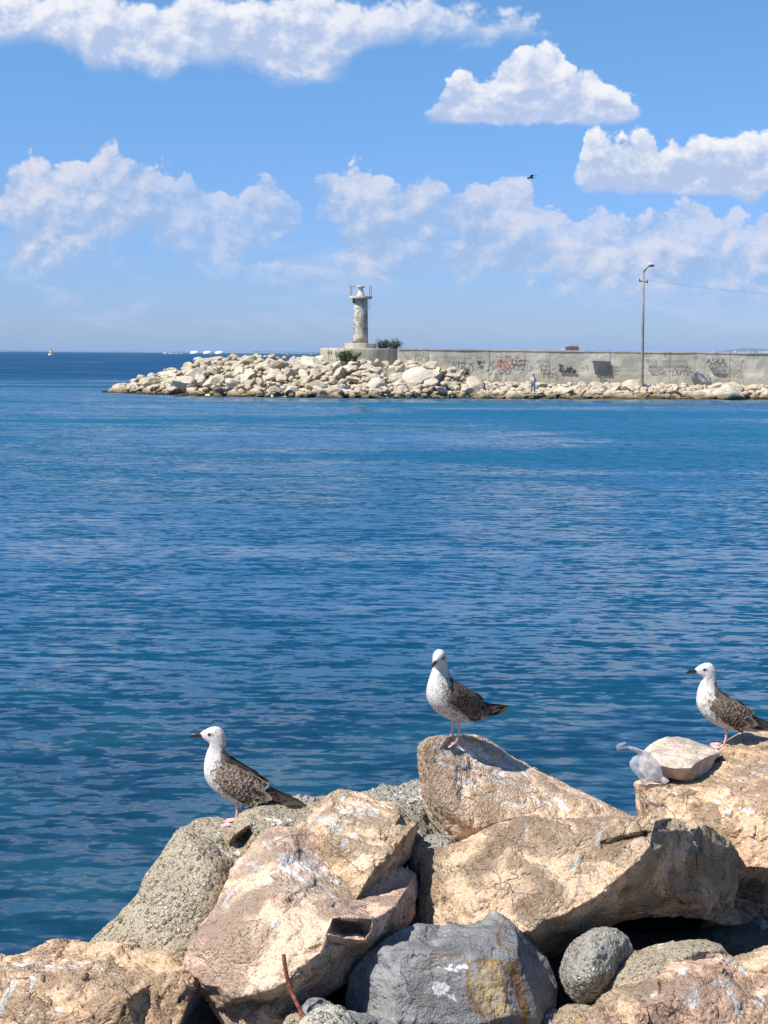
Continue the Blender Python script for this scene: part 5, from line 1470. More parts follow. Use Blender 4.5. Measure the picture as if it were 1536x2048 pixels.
GK = 1.0 / 2476.0        # reading of the left gull: crop pixels to metres


def g2(cx, cy):
    """profile reading -> (forward, up)"""
    return -(cx - 585) * GK, (1150 - cy) * GK / 0.955


STN = [  # top of section, bottom of section, half width (all profile readings)
    ((216, 184), (236, 226), 13), ((240, 166), (250, 244), 26), ((275, 146), (275, 264), 44), ((320, 127), (303, 282), 60), ((375, 117), (318, 300), 70),
    ((430, 130), (314, 325), 75), ((474, 178), (300, 352), 76), ((488, 240), (286, 385), 78), ((490, 310), (272, 425), 86), ((494, 372), (260, 478), 104),
    ((520, 425), (254, 545), 134), ((575, 470), (258, 620), 160), ((650, 515), (290, 698), 178), ((730, 562), (345, 768), 186), ((810, 612), (425, 832), 184),
    ((880, 678), (520, 884), 172), ((945, 742), (625, 918), 150), ((1010, 800), (735, 938), 118), ((1075, 850), (845, 946), 82), ((1130, 890), (940, 948), 48), ((1165, 915), (1010, 950), 22)]


def crom(A, m):
    """smooth curve through rows of A, m steps per gap"""
    A = np.asarray(A, float); out = []
    for i in range(len(A) - 1):
        p0 = A[max(i - 1, 0)]; p1 = A[i]; p2 = A[i + 1]; p3 = A[min(i + 2, len(A) - 1)]
        for k in range(m):
            t = k / m
            out.append(0.5 * ((2 * p1) + (-p0 + p2) * t + (2 * p0 - 5 * p1 + 4 * p2 - p3) * t * t + (-p0 + 3 * p1 - 3 * p2 + p3) * t ** 3))
    out.append(A[-1])
    return np.array(out)


def make_gull(label, loc, heading, size=1.0, head_yaw=0.0, head_pitch=0.0, seed=0, back=(0.042, 0.029, 0.021), edge=(0.50, 0.40, 0.31), legs=((0.006, 0.034), (-0.012, -0.03)), tail_lift=0.0, breast=0.35, group='young gulls standing on the near rocks'):
    rs = np.random.default_rng(seed)
    root = empty('gull', loc, heading)
    root.scale = (size, size, size)
    tag(root, label, 'gull', group)
    S = crom([[*g2(*a), *g2(*b), w * GK] for a, b, w in STN], 7)
    nsec, nr = len(S), 64
    V = np.zeros((nsec, nr, 3)); par = np.zeros((nsec, nr, 2))
    for i, (tx, tz, bx, bz, w) in enumerate(S):
        c = np.array([(tx + bx) / 2, 0, (tz + bz) / 2]); ax = np.array([tx - bx, 0, tz - bz]) / 2
        for k in range(nr):
            a = 2 * math.pi * k / nr
            ca, sa = math.cos(a), math.sin(a)
            V[i, k] = c + ax * (np.sign(ca) * abs(ca) ** 0.92) + np.array([0, w, 0]) * (np.sign(sa) * abs(sa) ** 0.85)
            par[i, k] = (i / (nsec - 1), ca)
    V = V.reshape(-1, 3); par = par.reshape(-1, 2)
    neck = np.array([*g2(392, 330)]); piv = np.array([neck[0], 0, neck[1]])
    hz_ = g2(0, 400)[1]; hz2 = g2(0, 285)[1]

    def turn(Q):
        """turn the head on the neck"""
        Q = np.asarray(Q, float).copy()
        w = np.clip((Q[:, 2] - hz_) / (hz2 - hz_), 0, 1); w = w * w * (3 - 2 * w)
        a = head_yaw * w; p = head_pitch * w
        d = Q - piv
        x = d[:, 0] * np.cos(p) - d[:, 2] * np.sin(p); z = d[:, 0] * np.sin(p) + d[:, 2] * np.cos(p)
        X = x * np.cos(a) - d[:, 1] * np.sin(a); Y = x * np.sin(a) + d[:, 1] * np.cos(a)
        return np.stack([X, Y, z], 1) + piv
    F = []
    for i in range(nsec - 1):
        for k in range(nr):
            k2 = (k + 1) % nr
            F.append((i * nr + k, i * nr + k2, (i + 1) * nr + k2, (i + 1) * nr + k))
    F.append(tuple(range(nr - 1, -1, -1))); F.append(tuple((nsec - 1) * nr + k for k in range(nr)))
    bvh = BVHTree.FromPolygons([tuple(v) for v in V], [tuple(f) for f in F])
    # plumage colours: white head and breast, grey brown streaks on nape, flanks and back
    s, up = par[:, 0], par[:, 1]
    Q = np.stack([(V[:, 0] * .62 + V[:, 2] * .78) * 75, V[:, 1] * 210, (V[:, 0] * .78 - V[:, 2] * .62) * 210], 1)
    fine = fbm(Q, seed, 3)
    mid = fbm(Q * 0.45, seed + 8, 3) * 0.7
    white = np.array((0.60, 0.58, 0.555))
    brown = np.array((0.20, 0.145, 0.105)); dark = np.array((0.042, 0.03, 0.023))
    dens = np.clip((s - 0.36) / 0.2, 0, 1) * (0.35 + 0.65 * np.clip((up + 0.9) / 0.9, 0, 1)) * breast * 2.2
    dens = np.maximum(dens, np.clip((up - 0.15) / 0.5, 0, 1) * np.clip((s - 0.34) / 0.16, 0, 1) * 1.3)
    dens = np.maximum(dens, np.clip((s - 0.16) / 0.1, 0, 1) * np.clip((up + 0.2) / 1.0, 0, 1) * 0.42)
    k = np.clip((fine * 1.0 + mid * 0.55 + dens - 0.42) / 0.36, 0, 1) * 0.9
    col = white[None] * (1 - k[:, None]) + (brown[None] * (1 - 0.3 * k[:, None])) * k[:, None]
    bk = (np.clip((up - 0.30) / 0.3, 0, 1) * np.clip((s - 0.47) / 0.06, 0, 1))[:, None]
    col = col * (1 - bk) + dark * bk
    V = V + np.array(normals(V, np.array([f[:3] for f in F[:-2]])))*0 if False else V
    Vt = turn(V)
    tri = np.array([[a, b, c] for a, b, c, d in F[:-2]] + [[a, c, d] for a, b, c, d in F[:-2]])
    nrm = normals(Vt, tri)
    # smudge round the eye
    ex, ez = g2(318, 186)
    ed = np.sqrt(((V[:, 0] - ex + 0.006) / 1.6) ** 2 + (V[:, 2] - ez + 0.001) ** 2)
    sm_ = np.clip(1.3 - ed / 0.010, 0, 1)[:, None] * 0.8
    col = col * (1 - sm_) + np.array((0.12, 0.10, 0.085)) * sm_
    Vt = Vt + nrm * (0.0020 * fine * np.clip((s - 0.05) / 0.1, 0, 1))[:, None]
    bo = mk('body', Vt, F, M['plumage'], root, True, None, {'col': col})
    # bill
    B = crom([[*g2(238, 182), *g2(240, 230), 0.0072], [*g2(205, 187), *g2(212, 230), 0.0062], [*g2(165, 186), *g2(172, 233), 0.0052], [*g2(134, 192), *g2(142, 236), 0.0040], [*g2(112, 204), *g2(120, 236), 0.0026], [*g2(104, 220), *g2(107, 234), 0.0009]], 3)
    bv, bf = [], []
    for i, (tx, tz, bx, bz, w) in enumerate(B):
        for q in range(12):
            a = 2 * math.pi * q / 12
            bv.append(((tx + bx) / 2 + (tx - bx) / 2 * math.cos(a), w * math.sin(a), (tz + bz) / 2 + (tz - bz) / 2 * math.cos(a)))
    for i in range(len(B) - 1):
        for q in range(12):
            bf.append((i * 12 + q, i * 12 + (q + 1) % 12, (i + 1) * 12 + (q + 1) % 12, (i + 1) * 12 + q))
    bf.append(tuple(range(11, -1, -1))); bf.append(tuple((len(B) - 1) * 12 + q for q in range(12)))
    mk('bill', turn(bv), bf, M['bill'], root)

    def side_y(x, z, sgn):
        h = bvh.ray_cast(Vector((x, sgn * 0.5, z)), Vector((0, -sgn, 0)))
        return abs(h[0].y) if h[0] is not None else None
    for sgn in (1, -1):
        y = side_y(ex, ez, sgn) or 0.026
        e = MB(); e.ball((0, 0, 0), 0.0066, (1, 0.6, 1), 10, 8)
        ev = np.array(e.v) + np.array((ex, sgn * (y - 0.0008), ez))
        mk('eye', turn(ev), e.f, M['eye'], root)
    # wings: overlapping feathers, each a small bent plate with a pale rim
    for sgn in (1, -1):
        VV, FF, CC = [], [], []

        def wing_y(x, z, cx, py):
            y = side_y(x, z, sgn)
            far = float(np.interp(cx, [380, 700, 900, 1050, 1200, 1360], [0.03, 0.060, 0.058, 0.040, 0.020, 0.008]))
            bl = float(np.interp(cx, [488, 520, 575, 650, 730, 810, 880, 945, 1010, 1075, 1200, 1360], [330, 425, 470, 515, 562, 612, 678, 742, 800, 850, 900, 948]))
            far *= min(1.0, max(0.22, (py - bl) / 110))
            return max(y if y is not None else 0.0, far) if cx > 760 or y is None else y

        def feather(cx, cy, ang, L, W, lift, dk, rim, lay, bend=0.0, pale=0.0):
            nl, nw = 8, 5
            b0 = len(VV); prim = bend < 0
            ca, sa = math.cos(ang), math.sin(ang)
            for i in range(nl + 1):
                t = i / nl
                wid = W * (math.sin(min(1, t * 1.8 + 0.25) * math.pi / 2)) * (1 if t < 0.62 else math.sqrt(max(0.0, 1 - ((t - 0.62) / 0.385) ** 2)))
                for j in range(nw):
                    u = (j / (nw - 1)) * 2 - 1
                    px_ = cx + ca * L * t - sa * wid * u * 0.5
                    py_ = cy + sa * L * t + ca * wid * u * 0.5 + bend * t * t
                    x, z = g2(px_, py_)
                    if prim: z += tail_lift * t * t
                    y = wing_y(x, z, px_, py_) + 0.0015 + lay + lift * t + 0.0016 * (1 - u * u)
                    VV.append((x, sgn * y, z))
                    r_ = max(abs(u) ** 3 * (0.5 + 0.5 * t), ((t - 0.74) / 0.2 if t > 0.74 else 0))
                    r_ = min(1, max(0, r_)) * rim
                    cc = np.array(back) * dk
                    cc = cc * (1 - pale) + np.array(edge) * pale
                    CC.append(cc * (1 - r_) + np.array(edge) * r_ * 1.05)
            for i in range(nl):
                for j in range(nw - 1):
                    q = (b0 + i * nw + j, b0 + i * nw + j + 1, b0 + (i + 1) * nw + j + 1, b0 + (i + 1) * nw + j)
                    FF.append(q if sgn < 0 else q[::-1])
        # primaries
        for k_, (bx, by, tx, ty) in enumerate(((860, 735, 1362, 950), (850, 760, 1318, 942), (840, 785, 1265, 934), (830, 805, 1215, 928), (820, 820, 1165, 925))):
            feather(bx, by, math.atan2(ty - by, tx - bx), math.hypot(tx - bx, ty - by), 50, 0.001, 0.45, 0.25 if k_ else 0.1, 0.001 + 0.0016 * k_, -0.001)
        # tertials and secondaries
        for k_ in range(7):
            feather(650 + 12 * k_, 640 + 24 * k_, R(31 - 3.0 * k_), 400 - 22 * k_, 80, 0.003, 0.62, 0.8, 0.007 + 0.0006 * (7 - k_), 6)
        # coverts, back rows first
        for row in range(11):
            f = 1 - row / 10.0                       # 1 rear ... 0 shoulder
            n_ = 13 if row < 8 else 11
            for k_ in range(n_):
                v = k_ / (n_ - 1)
                tx_, ty_ = 462 + 400 * f, 438 + 215 * f
                lx_, ly_ = 372 + 330 * f, 620 + 240 * f
                cx = tx_ + (lx_ - tx_) * v + rs.uniform(-14, 14); cy = ty_ + (ly_ - ty_) * v + rs.uniform(-12, 12)
                L = 128 - 48 * (1 - f) + rs.uniform(-14, 14)
                pale = max(0, 0.45 * (1 - f) - 0.1) * rs.uniform(0, 1.0)
                feather(cx, cy, R(38 - 10 * v + rs.uniform(-5, 5)), L, 50 - 16 * (1 - f), 0.0032, rs.uniform(0.4, 1.2), rs.uniform(0.3, 1.15), 0.008 + 0.0009 * row, 0, pale)
        mk('wing', VV, FF, M['flight'], root, True, None, {'col': np.array(CC)})
    # tail: a fan below the folded wing tips
    tv, tf, tcol = [], [], []
    for k_ in range(7):
        u = (k_ - 3) / 3
        b0 = len(tv)
        for i in range(7):
            t = i / 6
            x0, z0 = g2(960, 880); x1, z1 = g2(1300, 948)
            w = 0.012 + 0.010 * t
            for sd in (-1, 1):
                tv.append((x0 + (x1 - x0) * t, u * (0.016 + 0.013 * t) + sd * w * 0.5, z0 + (z1 - z0) * t + tail_lift * t * t - 0.004 * u * u - 0.0012 * abs(k_ - 3)))
                cc = np.array((0.58, 0.55, 0.52)) if t < 0.45 else np.array((0.05, 0.038, 0.032))
                tcol.append(cc)
        for i in range(6): tf.append((b0 + 2 * i, b0 + 2 * i + 1, b0 + 2 * i + 3, b0 + 2 * i + 2))
    mk('tail', tv, tf, M['plumage'], root, True, None, {'col': np.array(tcol)})
    # legs and webbed feet
    for lx, ly in legs:
        lm = MB()
        kx = lx - 0.012
        lm.tube([(lx - 0.012, ly * 0.9, 0.125), (kx - 0.006, ly * 0.95, 0.098), (kx - 0.008, ly, 0.066), (kx - 0.002, ly, 0.035), (lx - 0.004, ly, 0.006)], [0.013, 0.0085, 0.0062, 0.0045, 0.0055], 10)
        lg = lm.build('leg', M['leg'], root, True)
        fm = MB()
        toes = [(lx + 0.058, ly + 0.030), (lx + 0.066, ly + 0.001), (lx + 0.056, ly - 0.028)]
        heel = Vector((lx - 0.006, ly, 0.006))
        for tx, ty in toes:
            fm.tube([heel, ((heel.x + tx) / 2, (heel.y + ty) / 2, 0.0085), (tx, ty, 0.003)], [0.0058, 0.0046, 0.0026], 8)
        fm.tube([heel, (lx - 0.022, ly, 0.003)], [0.004, 0.002], 6)
        for a, b_ in ((0, 1), (1, 2)):
            ta, tb = toes[a], toes[b_]
            mx, my = (ta[0] + tb[0]) / 2 - 0.008, (ta[1] + tb[1]) / 2
            pts = [(heel.x, heel.y), ta, (mx, my), tb]
            fm.add([(x, y, 0.0062 - 0.003 * (i > 0)) for i, (x, y) in enumerate(pts)] + [(x, y, 0.0035 - 0.002 * (i > 0)) for i, (x, y) in enumerate(pts)],
                   [(0, 1, 2, 3), (7, 6, 5, 4), (0, 4, 5, 1), (1, 5, 6, 2), (2, 6, 7, 3), (3, 7, 4, 0)])
        fm.build('foot', M['leg'], lg, True)
    return root


def stand(px, py, Y, what):
    """spot on the named stone seen at a photographed foot"""
    for o, b in NEAR:
        if o['label'].startswith(what):
            h = b.ray_cast(CAM, ray(px, py).normalized())
            if h[0] is not None: return h[0]
    print('no footing', what)
    return P(px, py, Y)


g1 = stand(470, 1647, 6.05, 'sloping grey slab')
make_gull('brown and white young gull in profile facing left, on the pebbly slab at left', g1 + Vector((0, 0, -0.003)), R(180), 1.0, 0, 0, 1)
g2_ = stand(906, 1484, 6.17, 'long buff')
make_gull('young gull with dark wings looking at the camera, on the long buff boulder', g2_ + Vector((0, 0, -0.004)), R(215), 1.0, R(36), R(-6), 2, back=(0.042, 0.031, 0.026), edge=(0.25, 0.19, 0.15), legs=((0.010, 0.030), (-0.004, -0.034)), tail_lift=0.04, breast=0.42)
g3 = stand(1443, 1493, 7.3, 'broad flat')
make_gull('white headed young gull facing left at the right edge, behind the pale flat stone', g3 + Vector((0, 0, -0.004)), R(180), 1.04, R(8), R(-2), 3, back=(0.043, 0.031, 0.024), edge=(0.38, 0.30, 0.23), breast=0.3)


# ------------------------------------------------------------------ gull in flight
def flying_gull():
    c = P(1062, 355.5, 100.0)
    root = empty('flying_gull', c, R(200))
    tag(root, 'small dark gull flying in front of the clouds above the wall', 'gull')
    mat = plain('gull_flying_dark', (0.13, 0.125, 0.12), 0.85, 0.3, 30)
    b = MB()
    for x, r in ((0, 0),): pass
    b.tube([(0.26, 0, 0.01), (0.22, 0, 0.015), (0.14, 0, 0.012), (0.02, 0, 0), (-0.14, 0, 0), (-0.25, 0, 0.005)], [0.008, 0.032, 0.042, 0.062, 0.045, 0.012], 12)
    b.build('body', mat, root, True)
    b = MB(); b.add([(-0.18, 0.025, 0), (-0.34, 0.07, 0), (-0.35, -0.07, 0), (-0.18, -0.025, 0), (-0.18, 0.025, -0.01), (-0.34, 0.07, -0.006), (-0.35, -0.07, -0.006), (-0.18, -0.025, -0.01)], [(0, 1, 2, 3), (7, 6, 5, 4), (0, 4, 5, 1), (1, 5, 6, 2), (2, 6, 7, 3), (3, 7, 4, 0)])
    b.build('tail', mat, root)
    for sgn, up in ((1, 0.9), (-1, 0.15)):
        st_ = [(0.10, -0.10, 0.03, 0.0), (0.15, -0.07, 0.18, 0.10 * up + 0.02), (0.12, -0.08, 0.36, 0.17 * up + 0.03), (0.02, -0.12, 0.56, 0.15 * up), (-0.10, -0.14, 0.70, 0.08 * up - 0.02)]
        V = []
        for (lead, trail, y, z) in st_:
            V += [(lead, sgn * y, z), (trail, sgn * y, z - 0.01), (trail, sgn * y, z - 0.016), (lead, sgn * y, z - 0.02)]
        F = []
        for i in range(len(st_) - 1):
            for k in range(4): F.append((i * 4 + k, i * 4 + (k + 1) % 4, (i + 1) * 4 + (k + 1) % 4, (i + 1) * 4 + k))
        F += [(3, 2, 1, 0), tuple(4 * (len(st_) - 1) + k for k in range(4))]
        MB().add(V, F).build('wing', mat, root, True)


flying_gull()


# ------------------------------------------------------------------ plastic bag
def bag():
    m, nt, b = newmat('thin_white_plastic'); n = N(nt)
    tr = n.node('ShaderNodeBsdfTranslucent'); tr.inputs[0].default_value = (0.92, 0.93, 0.95, 1)
    tp = n.node('ShaderNodeBsdfTransparent')
    b.inputs['Base Color'].default_value = (0.86, 0.86, 0.84, 1); b.inputs['Roughness'].default_value = 0.28
    m1 = n.node('ShaderNodeMixShader'); m1.inputs[0].default_value = 0.55
    nt.links.new(b.outputs[0], m1.inputs[1]); nt.links.new(tr.outputs[0], m1.inputs[2])
    m2 = n.node('ShaderNodeMixShader'); m2.inputs[0].default_value = 0.48
    nt.links.new(m1.outputs[0], m2.inputs[1]); nt.links.new(tp.outputs[0], m2.inputs[2])
    nt.links.new(m2.outputs[0], nt.nodes['Material Output'].inputs[0])
    cr = n.noise(n.coord(), 34, 5, 0.7, 1.2)
    bp = n.bump(cr, 0.012); n.put(b.inputs['Normal'], bp); n.put(tr.inputs['Normal'], bp)
    root = empty('plastic_bag', P(1300, 1562, 6.70))
    tag(root, 'crumpled translucent white plastic bag caught beside the pale flat stone', 'bag')
    ro = Vector(root.location)
    # body: two billowed skins meeting at the rim
    rim = [(1288, 1506), (1302, 1510), (1314, 1520), (1322, 1534), (1326, 1552), (1337, 1562), (1326, 1566), (1312, 1562), (1300, 1565), (1288, 1570), (1282, 1566), (1278, 1556), (1268, 1545), (1260, 1534), (1259, 1524), (1266, 1514), (1276, 1508)]
    c = (1293, 1538)
    V, F = [], []
    nr = len(rim); rings = 6
    for side in (-1, 1):
        for k in range(rings + 1):
            t = k / rings
            for (x, y) in rim:
                px = c[0] + (x - c[0]) * t; py = c[1] + (y - c[1]) * t
                bulge = 0.026 * math.sqrt(max(0, 1 - t * t))
                wob = (0.012 * math.sin(px * 0.21 + py * 0.13) + 0.010 * math.sin(py * 0.3) + 0.012 * math.sin(px * 0.33 - py * 0.2)) * (1 - t)
                Yd = 6.70 + side * bulge + wob
                V.append(P(px, py, Yd) - ro)
    half = (rings + 1) * nr
    for sdi in (0, 1):
        o = sdi * half
        for k in range(rings):
            for i in range(nr):
                j = (i + 1) % nr
                q = (o + k * nr + i, o + k * nr + j, o + (k + 1) * nr + j, o + (k + 1) * nr + i)
                F.append(q if sdi == 0 else q[::-1])
    mk('bag_body', V, F, m, root)
    # twisted handle
    path = [(1300, 1512), (1288, 1507), (1278, 1503), (1268, 1498), (1256, 1495), (1246, 1496), (1236, 1499), (1234, 1495), (1238, 1490), (1245, 1488), (1252, 1485)]
    wid = [14, 12, 10, 8, 6.5, 5, 6, 7, 7, 5, 3]
    V, F = [], []
    for i, ((x, y), w) in enumerate(zip(path, wid)):
        a = path[max(i - 1, 0)]; b_ = path[min(i + 1, len(path) - 1)]
        dx, dy = b_[0] - a[0], b_[1] - a[1]; L = math.hypot(dx, dy)
        nx, ny = -dy / L, dx / L
        for s_i, (k, dp) in enumerate(((1, 0.0), (0.3, -0.016), (-0.4, 0.010), (-1, -0.004), (-0.3, 0.020), (0.4, 0.022))):
            V.append(P(x + nx * w / 2 * k, y + ny * w / 2 * k, 6.70 + dp + 0.012 * math.sin(i * 1.7)) - ro)
    for i in range(len(path) - 1):
        for k in range(6): F.append((i * 6 + k, i * 6 + (k + 1) % 6, (i + 1) * 6 + (k + 1) % 6, (i + 1) * 6 + k))
    F += [tuple(range(5, -1, -1)), tuple((len(path) - 1) * 6 + k for k in range(6))]
    mk('bag_handle', V, F, m, root)
    tip = MB().tube([P(1324, 1556, 6.66) - ro, P(1330, 1562, 6.655) - ro, P(1337, 1561, 6.66) - ro], [0.010, 0.016, 0.006], 8)
    tip.build('bag_knot', m, root, True)


bag()


# ------------------------------------------------------------------ person on the breakwater
BWB = []
bpy.context.view_layer.update()
for o, V, F in BW:
    q = o.location
    if abs(q.x - P(1066, 780, 128).x) < 5:
        mw = o.matrix_world
        BWB.append(BVHTree.FromPolygons([mw @ Vector(v) for v in V], [tuple(f) for f in F]))


def bw_top(x, y):
    best = None
    for b in BWB:
        h = b.ray_cast(Vector((x, y, 8)), Vector((0, 0, -1)))
        if h[0] is not None and (best is None or h[0].z > best): best = h[0].z
    return best


def skin_obj(name, verts, edges, radii, mat, parent, sub=1, root_i=0):
    me = bpy.data.meshes.new(name + '_cage'); me.from_pydata(verts, edges, []); me.update()
    tmp = bpy.data.objects.new(name + '_cage', me); COL.objects.link(tmp)
    tmp.modifiers.new('skin', 'SKIN')
    sk = me.skin_vertices[0].data
    for i, r in enumerate(radii):
        sk[i].radius = r if isinstance(r, tuple) else (r, r)
        sk[i].use_root = (i == root_i)
    if sub: tmp.modifiers.new('sub', 'SUBSURF').levels = sub
    dg = bpy.context.evaluated_depsgraph_get()
    out = bpy.data.meshes.new_from_object(tmp.evaluated_get(dg)); out.name = name
    bpy.data.objects.remove(tmp)
    out.polygons.foreach_set('use_smooth', np.ones(len(out.polygons), dtype=bool))
    out.materials.clear(); out.materials.append(mat)
    o = bpy.data.objects.new(name, out); COL.objects.link(o); o.parent = parent
    return o


def person():
    pos = P(1066, 787.5, 127.9)
    sb = put_boulder(pos + Vector((0, 0, -0.5)), 1.05, 'strip', 3, 0.6, (0, 0, 0.4))
    bpy.context.view_layer.update()
    bt = BVHTree.FromPolygons([sb.matrix_world @ Vector(v) for v in PROTO[3][2]], [tuple(f) for f in PROTO[3][3]])
    zt_ = max(bt.ray_cast(Vector((pos.x + dx, pos.y + dy, 9)), Vector((0, 0, -1)))[0].z for dx, dy in ((0, 0), (.12, 0), (-.12, 0)))
    sb.location.z += pos.z - zt_
    # keep the feet on the stone there
    root = empty('person', pos, R(-70))            # x forward
    tag(root, 'person in white shirt and blue jeans standing on rocks below the graffiti wall', 'person')
    skin = plain('skin_tone', (0.40, 0.22, 0.16), 0.6, 0.1)
    v = [(0, 0, .93), (0, 0, 1.10), (0, 0, 1.30), (0.01, 0, 1.46), (0.03, 0, 1.53), (0.05, 0, 1.60), (0.06, 0, 1.69)]
    r = [(.13, .16), (.12, .145), (.12, .17), (.08, .10), .052, (.085, .072), (.08, .07)]
    e = [(i, i + 1) for i in range(6)]

    def add(a, pts, rad):
        p_ = a
        for q, w in zip(pts, rad):
            v.append(q); r.append(w); e.append((p_, len(v) - 1)); p_ = len(v) - 1
        return p_
    for s in (1, -1):
        add(0, [(0, s * .10, .86), (0.04 * s + 0.02, s * .12, .50), (0.03 * s - 0.03, s * .14, .10)], [.085, .06, .042])
        k = len(v) - 1
        add(k, [(0.03 * s + 0.10, s * .16, .045)], [(.035, .045)])
        w = add(3, [(0.0, s * .19, 1.42), (0.02, s * .24, 1.17), (0.20, s * .12, 1.10), (0.25, s * .07, 1.11)], [.058, .045, .034, (.030, .022)])
        for q in range(4):       # fingers
            add(w, [(0.285, s * (.035 + .016 * q), 1.105 + 0.006 * q), (0.305 - 0.004 * q, s * (.015 + .014 * q), 1.125 + .005 * q)], [.011, .008])
        add(w, [(0.255, s * .045, 1.14), (0.275, s * .03, 1.15)], [.012, .009])
    skin_obj('body', v, e, r, skin, root)
    shirt = plain('white_shirt', (0.72, 0.70, 0.78), 0.8, 0.08)
    sv = [(0, 0, .90), (0, 0, 1.10), (0, 0, 1.30), (0.005, 0, 1.45)]
    sr = [(.15, .19), (.145, .175), (.145, .195), (.095, .13)]
    se = [(0, 1), (1, 2), (2, 3)]
    for s in (1, -1):
        sv += [(0, s * .19, 1.42), (0.015, s * .235, 1.19)]; sr += [.078, .072]
        se += [(3, len(sv) - 2), (len(sv) - 2, len(sv) - 1)]
    skin_obj('shirt', sv, se, sr, shirt, root)
    jean = plain('blue_jeans', (0.12, 0.19, 0.34), 0.85, 0.2, 6)
    jv = [(0, 0, .93)]; jr = [(.16, .185)]; je = []
    for s in (1, -1):
        b0 = len(jv)
        jv += [(0, s * .10, .84), (0.04 * s + 0.02, s * .12, .50), (0.03 * s - 0.025, s * .14, .12)]; jr += [.112, .086, .07]
        je += [(0, b0), (b0, b0 + 1), (b0 + 1, b0 + 2)]
    skin_obj('trousers', jv, je, jr, jean, root)
    hb = MB(); hb.ball((0.045, 0, 1.675), 0.105, (0.98, 0.86, 1.0), 14, 10)
    hv = np.array(hb.v); fr = (hv[:, 0] > 0.09) & (hv[:, 2] < 1.70)
    hv[fr, 0] -= 0.06
    mk('hair', hv, hb.f, plain('black_hair', (0.012, 0.01, 0.01), 0.6), root)
    MB().box((0.045 + 0.085, 0, 1.625), (0.03, 0.022, 0.04)).build('nose', skin, root, True)
    for s in (1, -1):
        MB().box((0.03 * s + 0.05, s * .155, .03), (0.26, 0.10, 0.09)).build('shoe', plain('brown_shoe', (0.12, 0.08, 0.06), 0.7), root, True)
    ph = MB().box((0.30, 0.0, 1.15), (0.02, 0.09, 0.15)).build('telephone', M['dark'], None)
    ph.matrix_world = Matrix.Translation(pos) @ Matrix.Rotation(R(-70), 4, 'Z')
    ph.name = 'mobile_phone'
    tag(ph, 'small dark phone held in front of the person by the wall', 'phone')


person()


# ------------------------------------------------------------------ plants
def leaf_mat(name, a, b_):
    m, nt, b = newmat(name); n = N(nt)
    c = n.mix(n.noise(n.coord(), 4, 4, 0.7), a, b_)
    tr = n.node('ShaderNodeBsdfTranslucent'); n.put(tr.inputs[0], c)
    n.put(b.inputs['Base Color'], c); b.inputs['Roughness'].default_value = 0.6
    ms = n.node('ShaderNodeMixShader'); ms.inputs[0].default_value = 0.3
    nt.links.new(b.outputs[0], ms.inputs[1]); nt.links.new(tr.outputs[0], ms.inputs[2])
    nt.links.new(ms.outputs[0], nt.nodes['Material Output'].inputs[0])
    return m


LEAF = leaf_mat('shrub_leaf', (0.035, 0.075, 0.02), (0.10, 0.15, 0.04))
FROND = leaf_mat('frond_leaf', (0.03, 0.075, 0.03), (0.075, 0.13, 0.055))
DRY = leaf_mat('dry_grass', (0.36, 0.20, 0.07), (0.22, 0.11, 0.04))
STEM = plain('plant_stem', (0.09, 0.07, 0.035), 0.8)


def leaf(m_, p, d, L, W, up):
    d = Vector(d).normalized(); s = d.cross(Vector(up))
    if s.length < 1e-3: s = Vector((1, 0, 0))
    s.normalize(); k = s.cross(d)
    p = Vector(p)
    m_.add([p, p + d * L * .45 + s * W / 2 + k * W * .12, p + d * L, p + d * L * .45 - s * W / 2 + k * W * .12, p + d * L * .5 - k * W * 0.1], [(0, 4, 1), (1, 4, 2), (2, 4, 3), (3, 4, 0)])


def shrub(label, base, spread, hgt, nstem, nleaf, L, W, mat, seed, droop=0.3, frond=False):
    r_ = random.Random(seed)
    root = empty('shrub', base)
    tag(root, label, 'shrub')
    sm_, lm = MB(), MB()
    for _ in range(nstem):
        a = r_.uniform(0, 6.28); rad = spread * math.sqrt(r_.random()); h = hgt * r_.uniform(0.55, 1.0) * (1 - 0.35 * (rad / spread) ** 2)
        top = Vector((rad * math.cos(a), rad * 0.6 * math.sin(a), h)); b0 = Vector((top.x * 0.45, top.y * 0.45, -0.15))
        pts = [b0, b0.lerp(top, 0.5) + Vector((0, 0, h * 0.12)), top]
        sm_.tube(pts, [0.03, 0.02, 0.01], 5)
        for q in range(nleaf):
            t = r_.uniform(0.2, 1.0)
            p = pts[0].lerp(pts[1], t * 2) if t < 0.5 else pts[1].lerp(pts[2], t * 2 - 1)
            dv = Vector((r_.uniform(-1, 1), r_.uniform(-1, 1), r_.uniform(-droop, 0.8)))
            if frond:
                a2 = r_.uniform(0, 6.28); reach = spread * r_.uniform(0.35, 1.0); top_h = hgt * r_.uniform(0.55, 1.0)
                for w in range(12):
                    f = (w + 1) / 12
                    c_ = pts[0] + Vector((math.cos(a2) * reach * f ** 1.3, math.sin(a2) * reach * f ** 1.3, 0.15 + top_h * (1.75 * f - 0.95 * f * f)))
                    for sd in (-1, 1): leaf(lm, c_, Vector((math.cos(a2) * .5 - sd * math.sin(a2) * .7, math.sin(a2) * .5 + sd * math.cos(a2) * .7, 0.25 - 0.7 * f)), L * (1 - 0.4 * f), W, (0, 0, 1))
            else:
                leaf(lm, p + dv * 0.05, dv, L * r_.uniform(.6, 1.2), W * r_.uniform(.6, 1.2), (r_.uniform(-.4, .4), r_.uniform(-.4, .4), 1))
    sm_.build('stem', STEM, root, True)
    lm.build('foliage', mat, root)


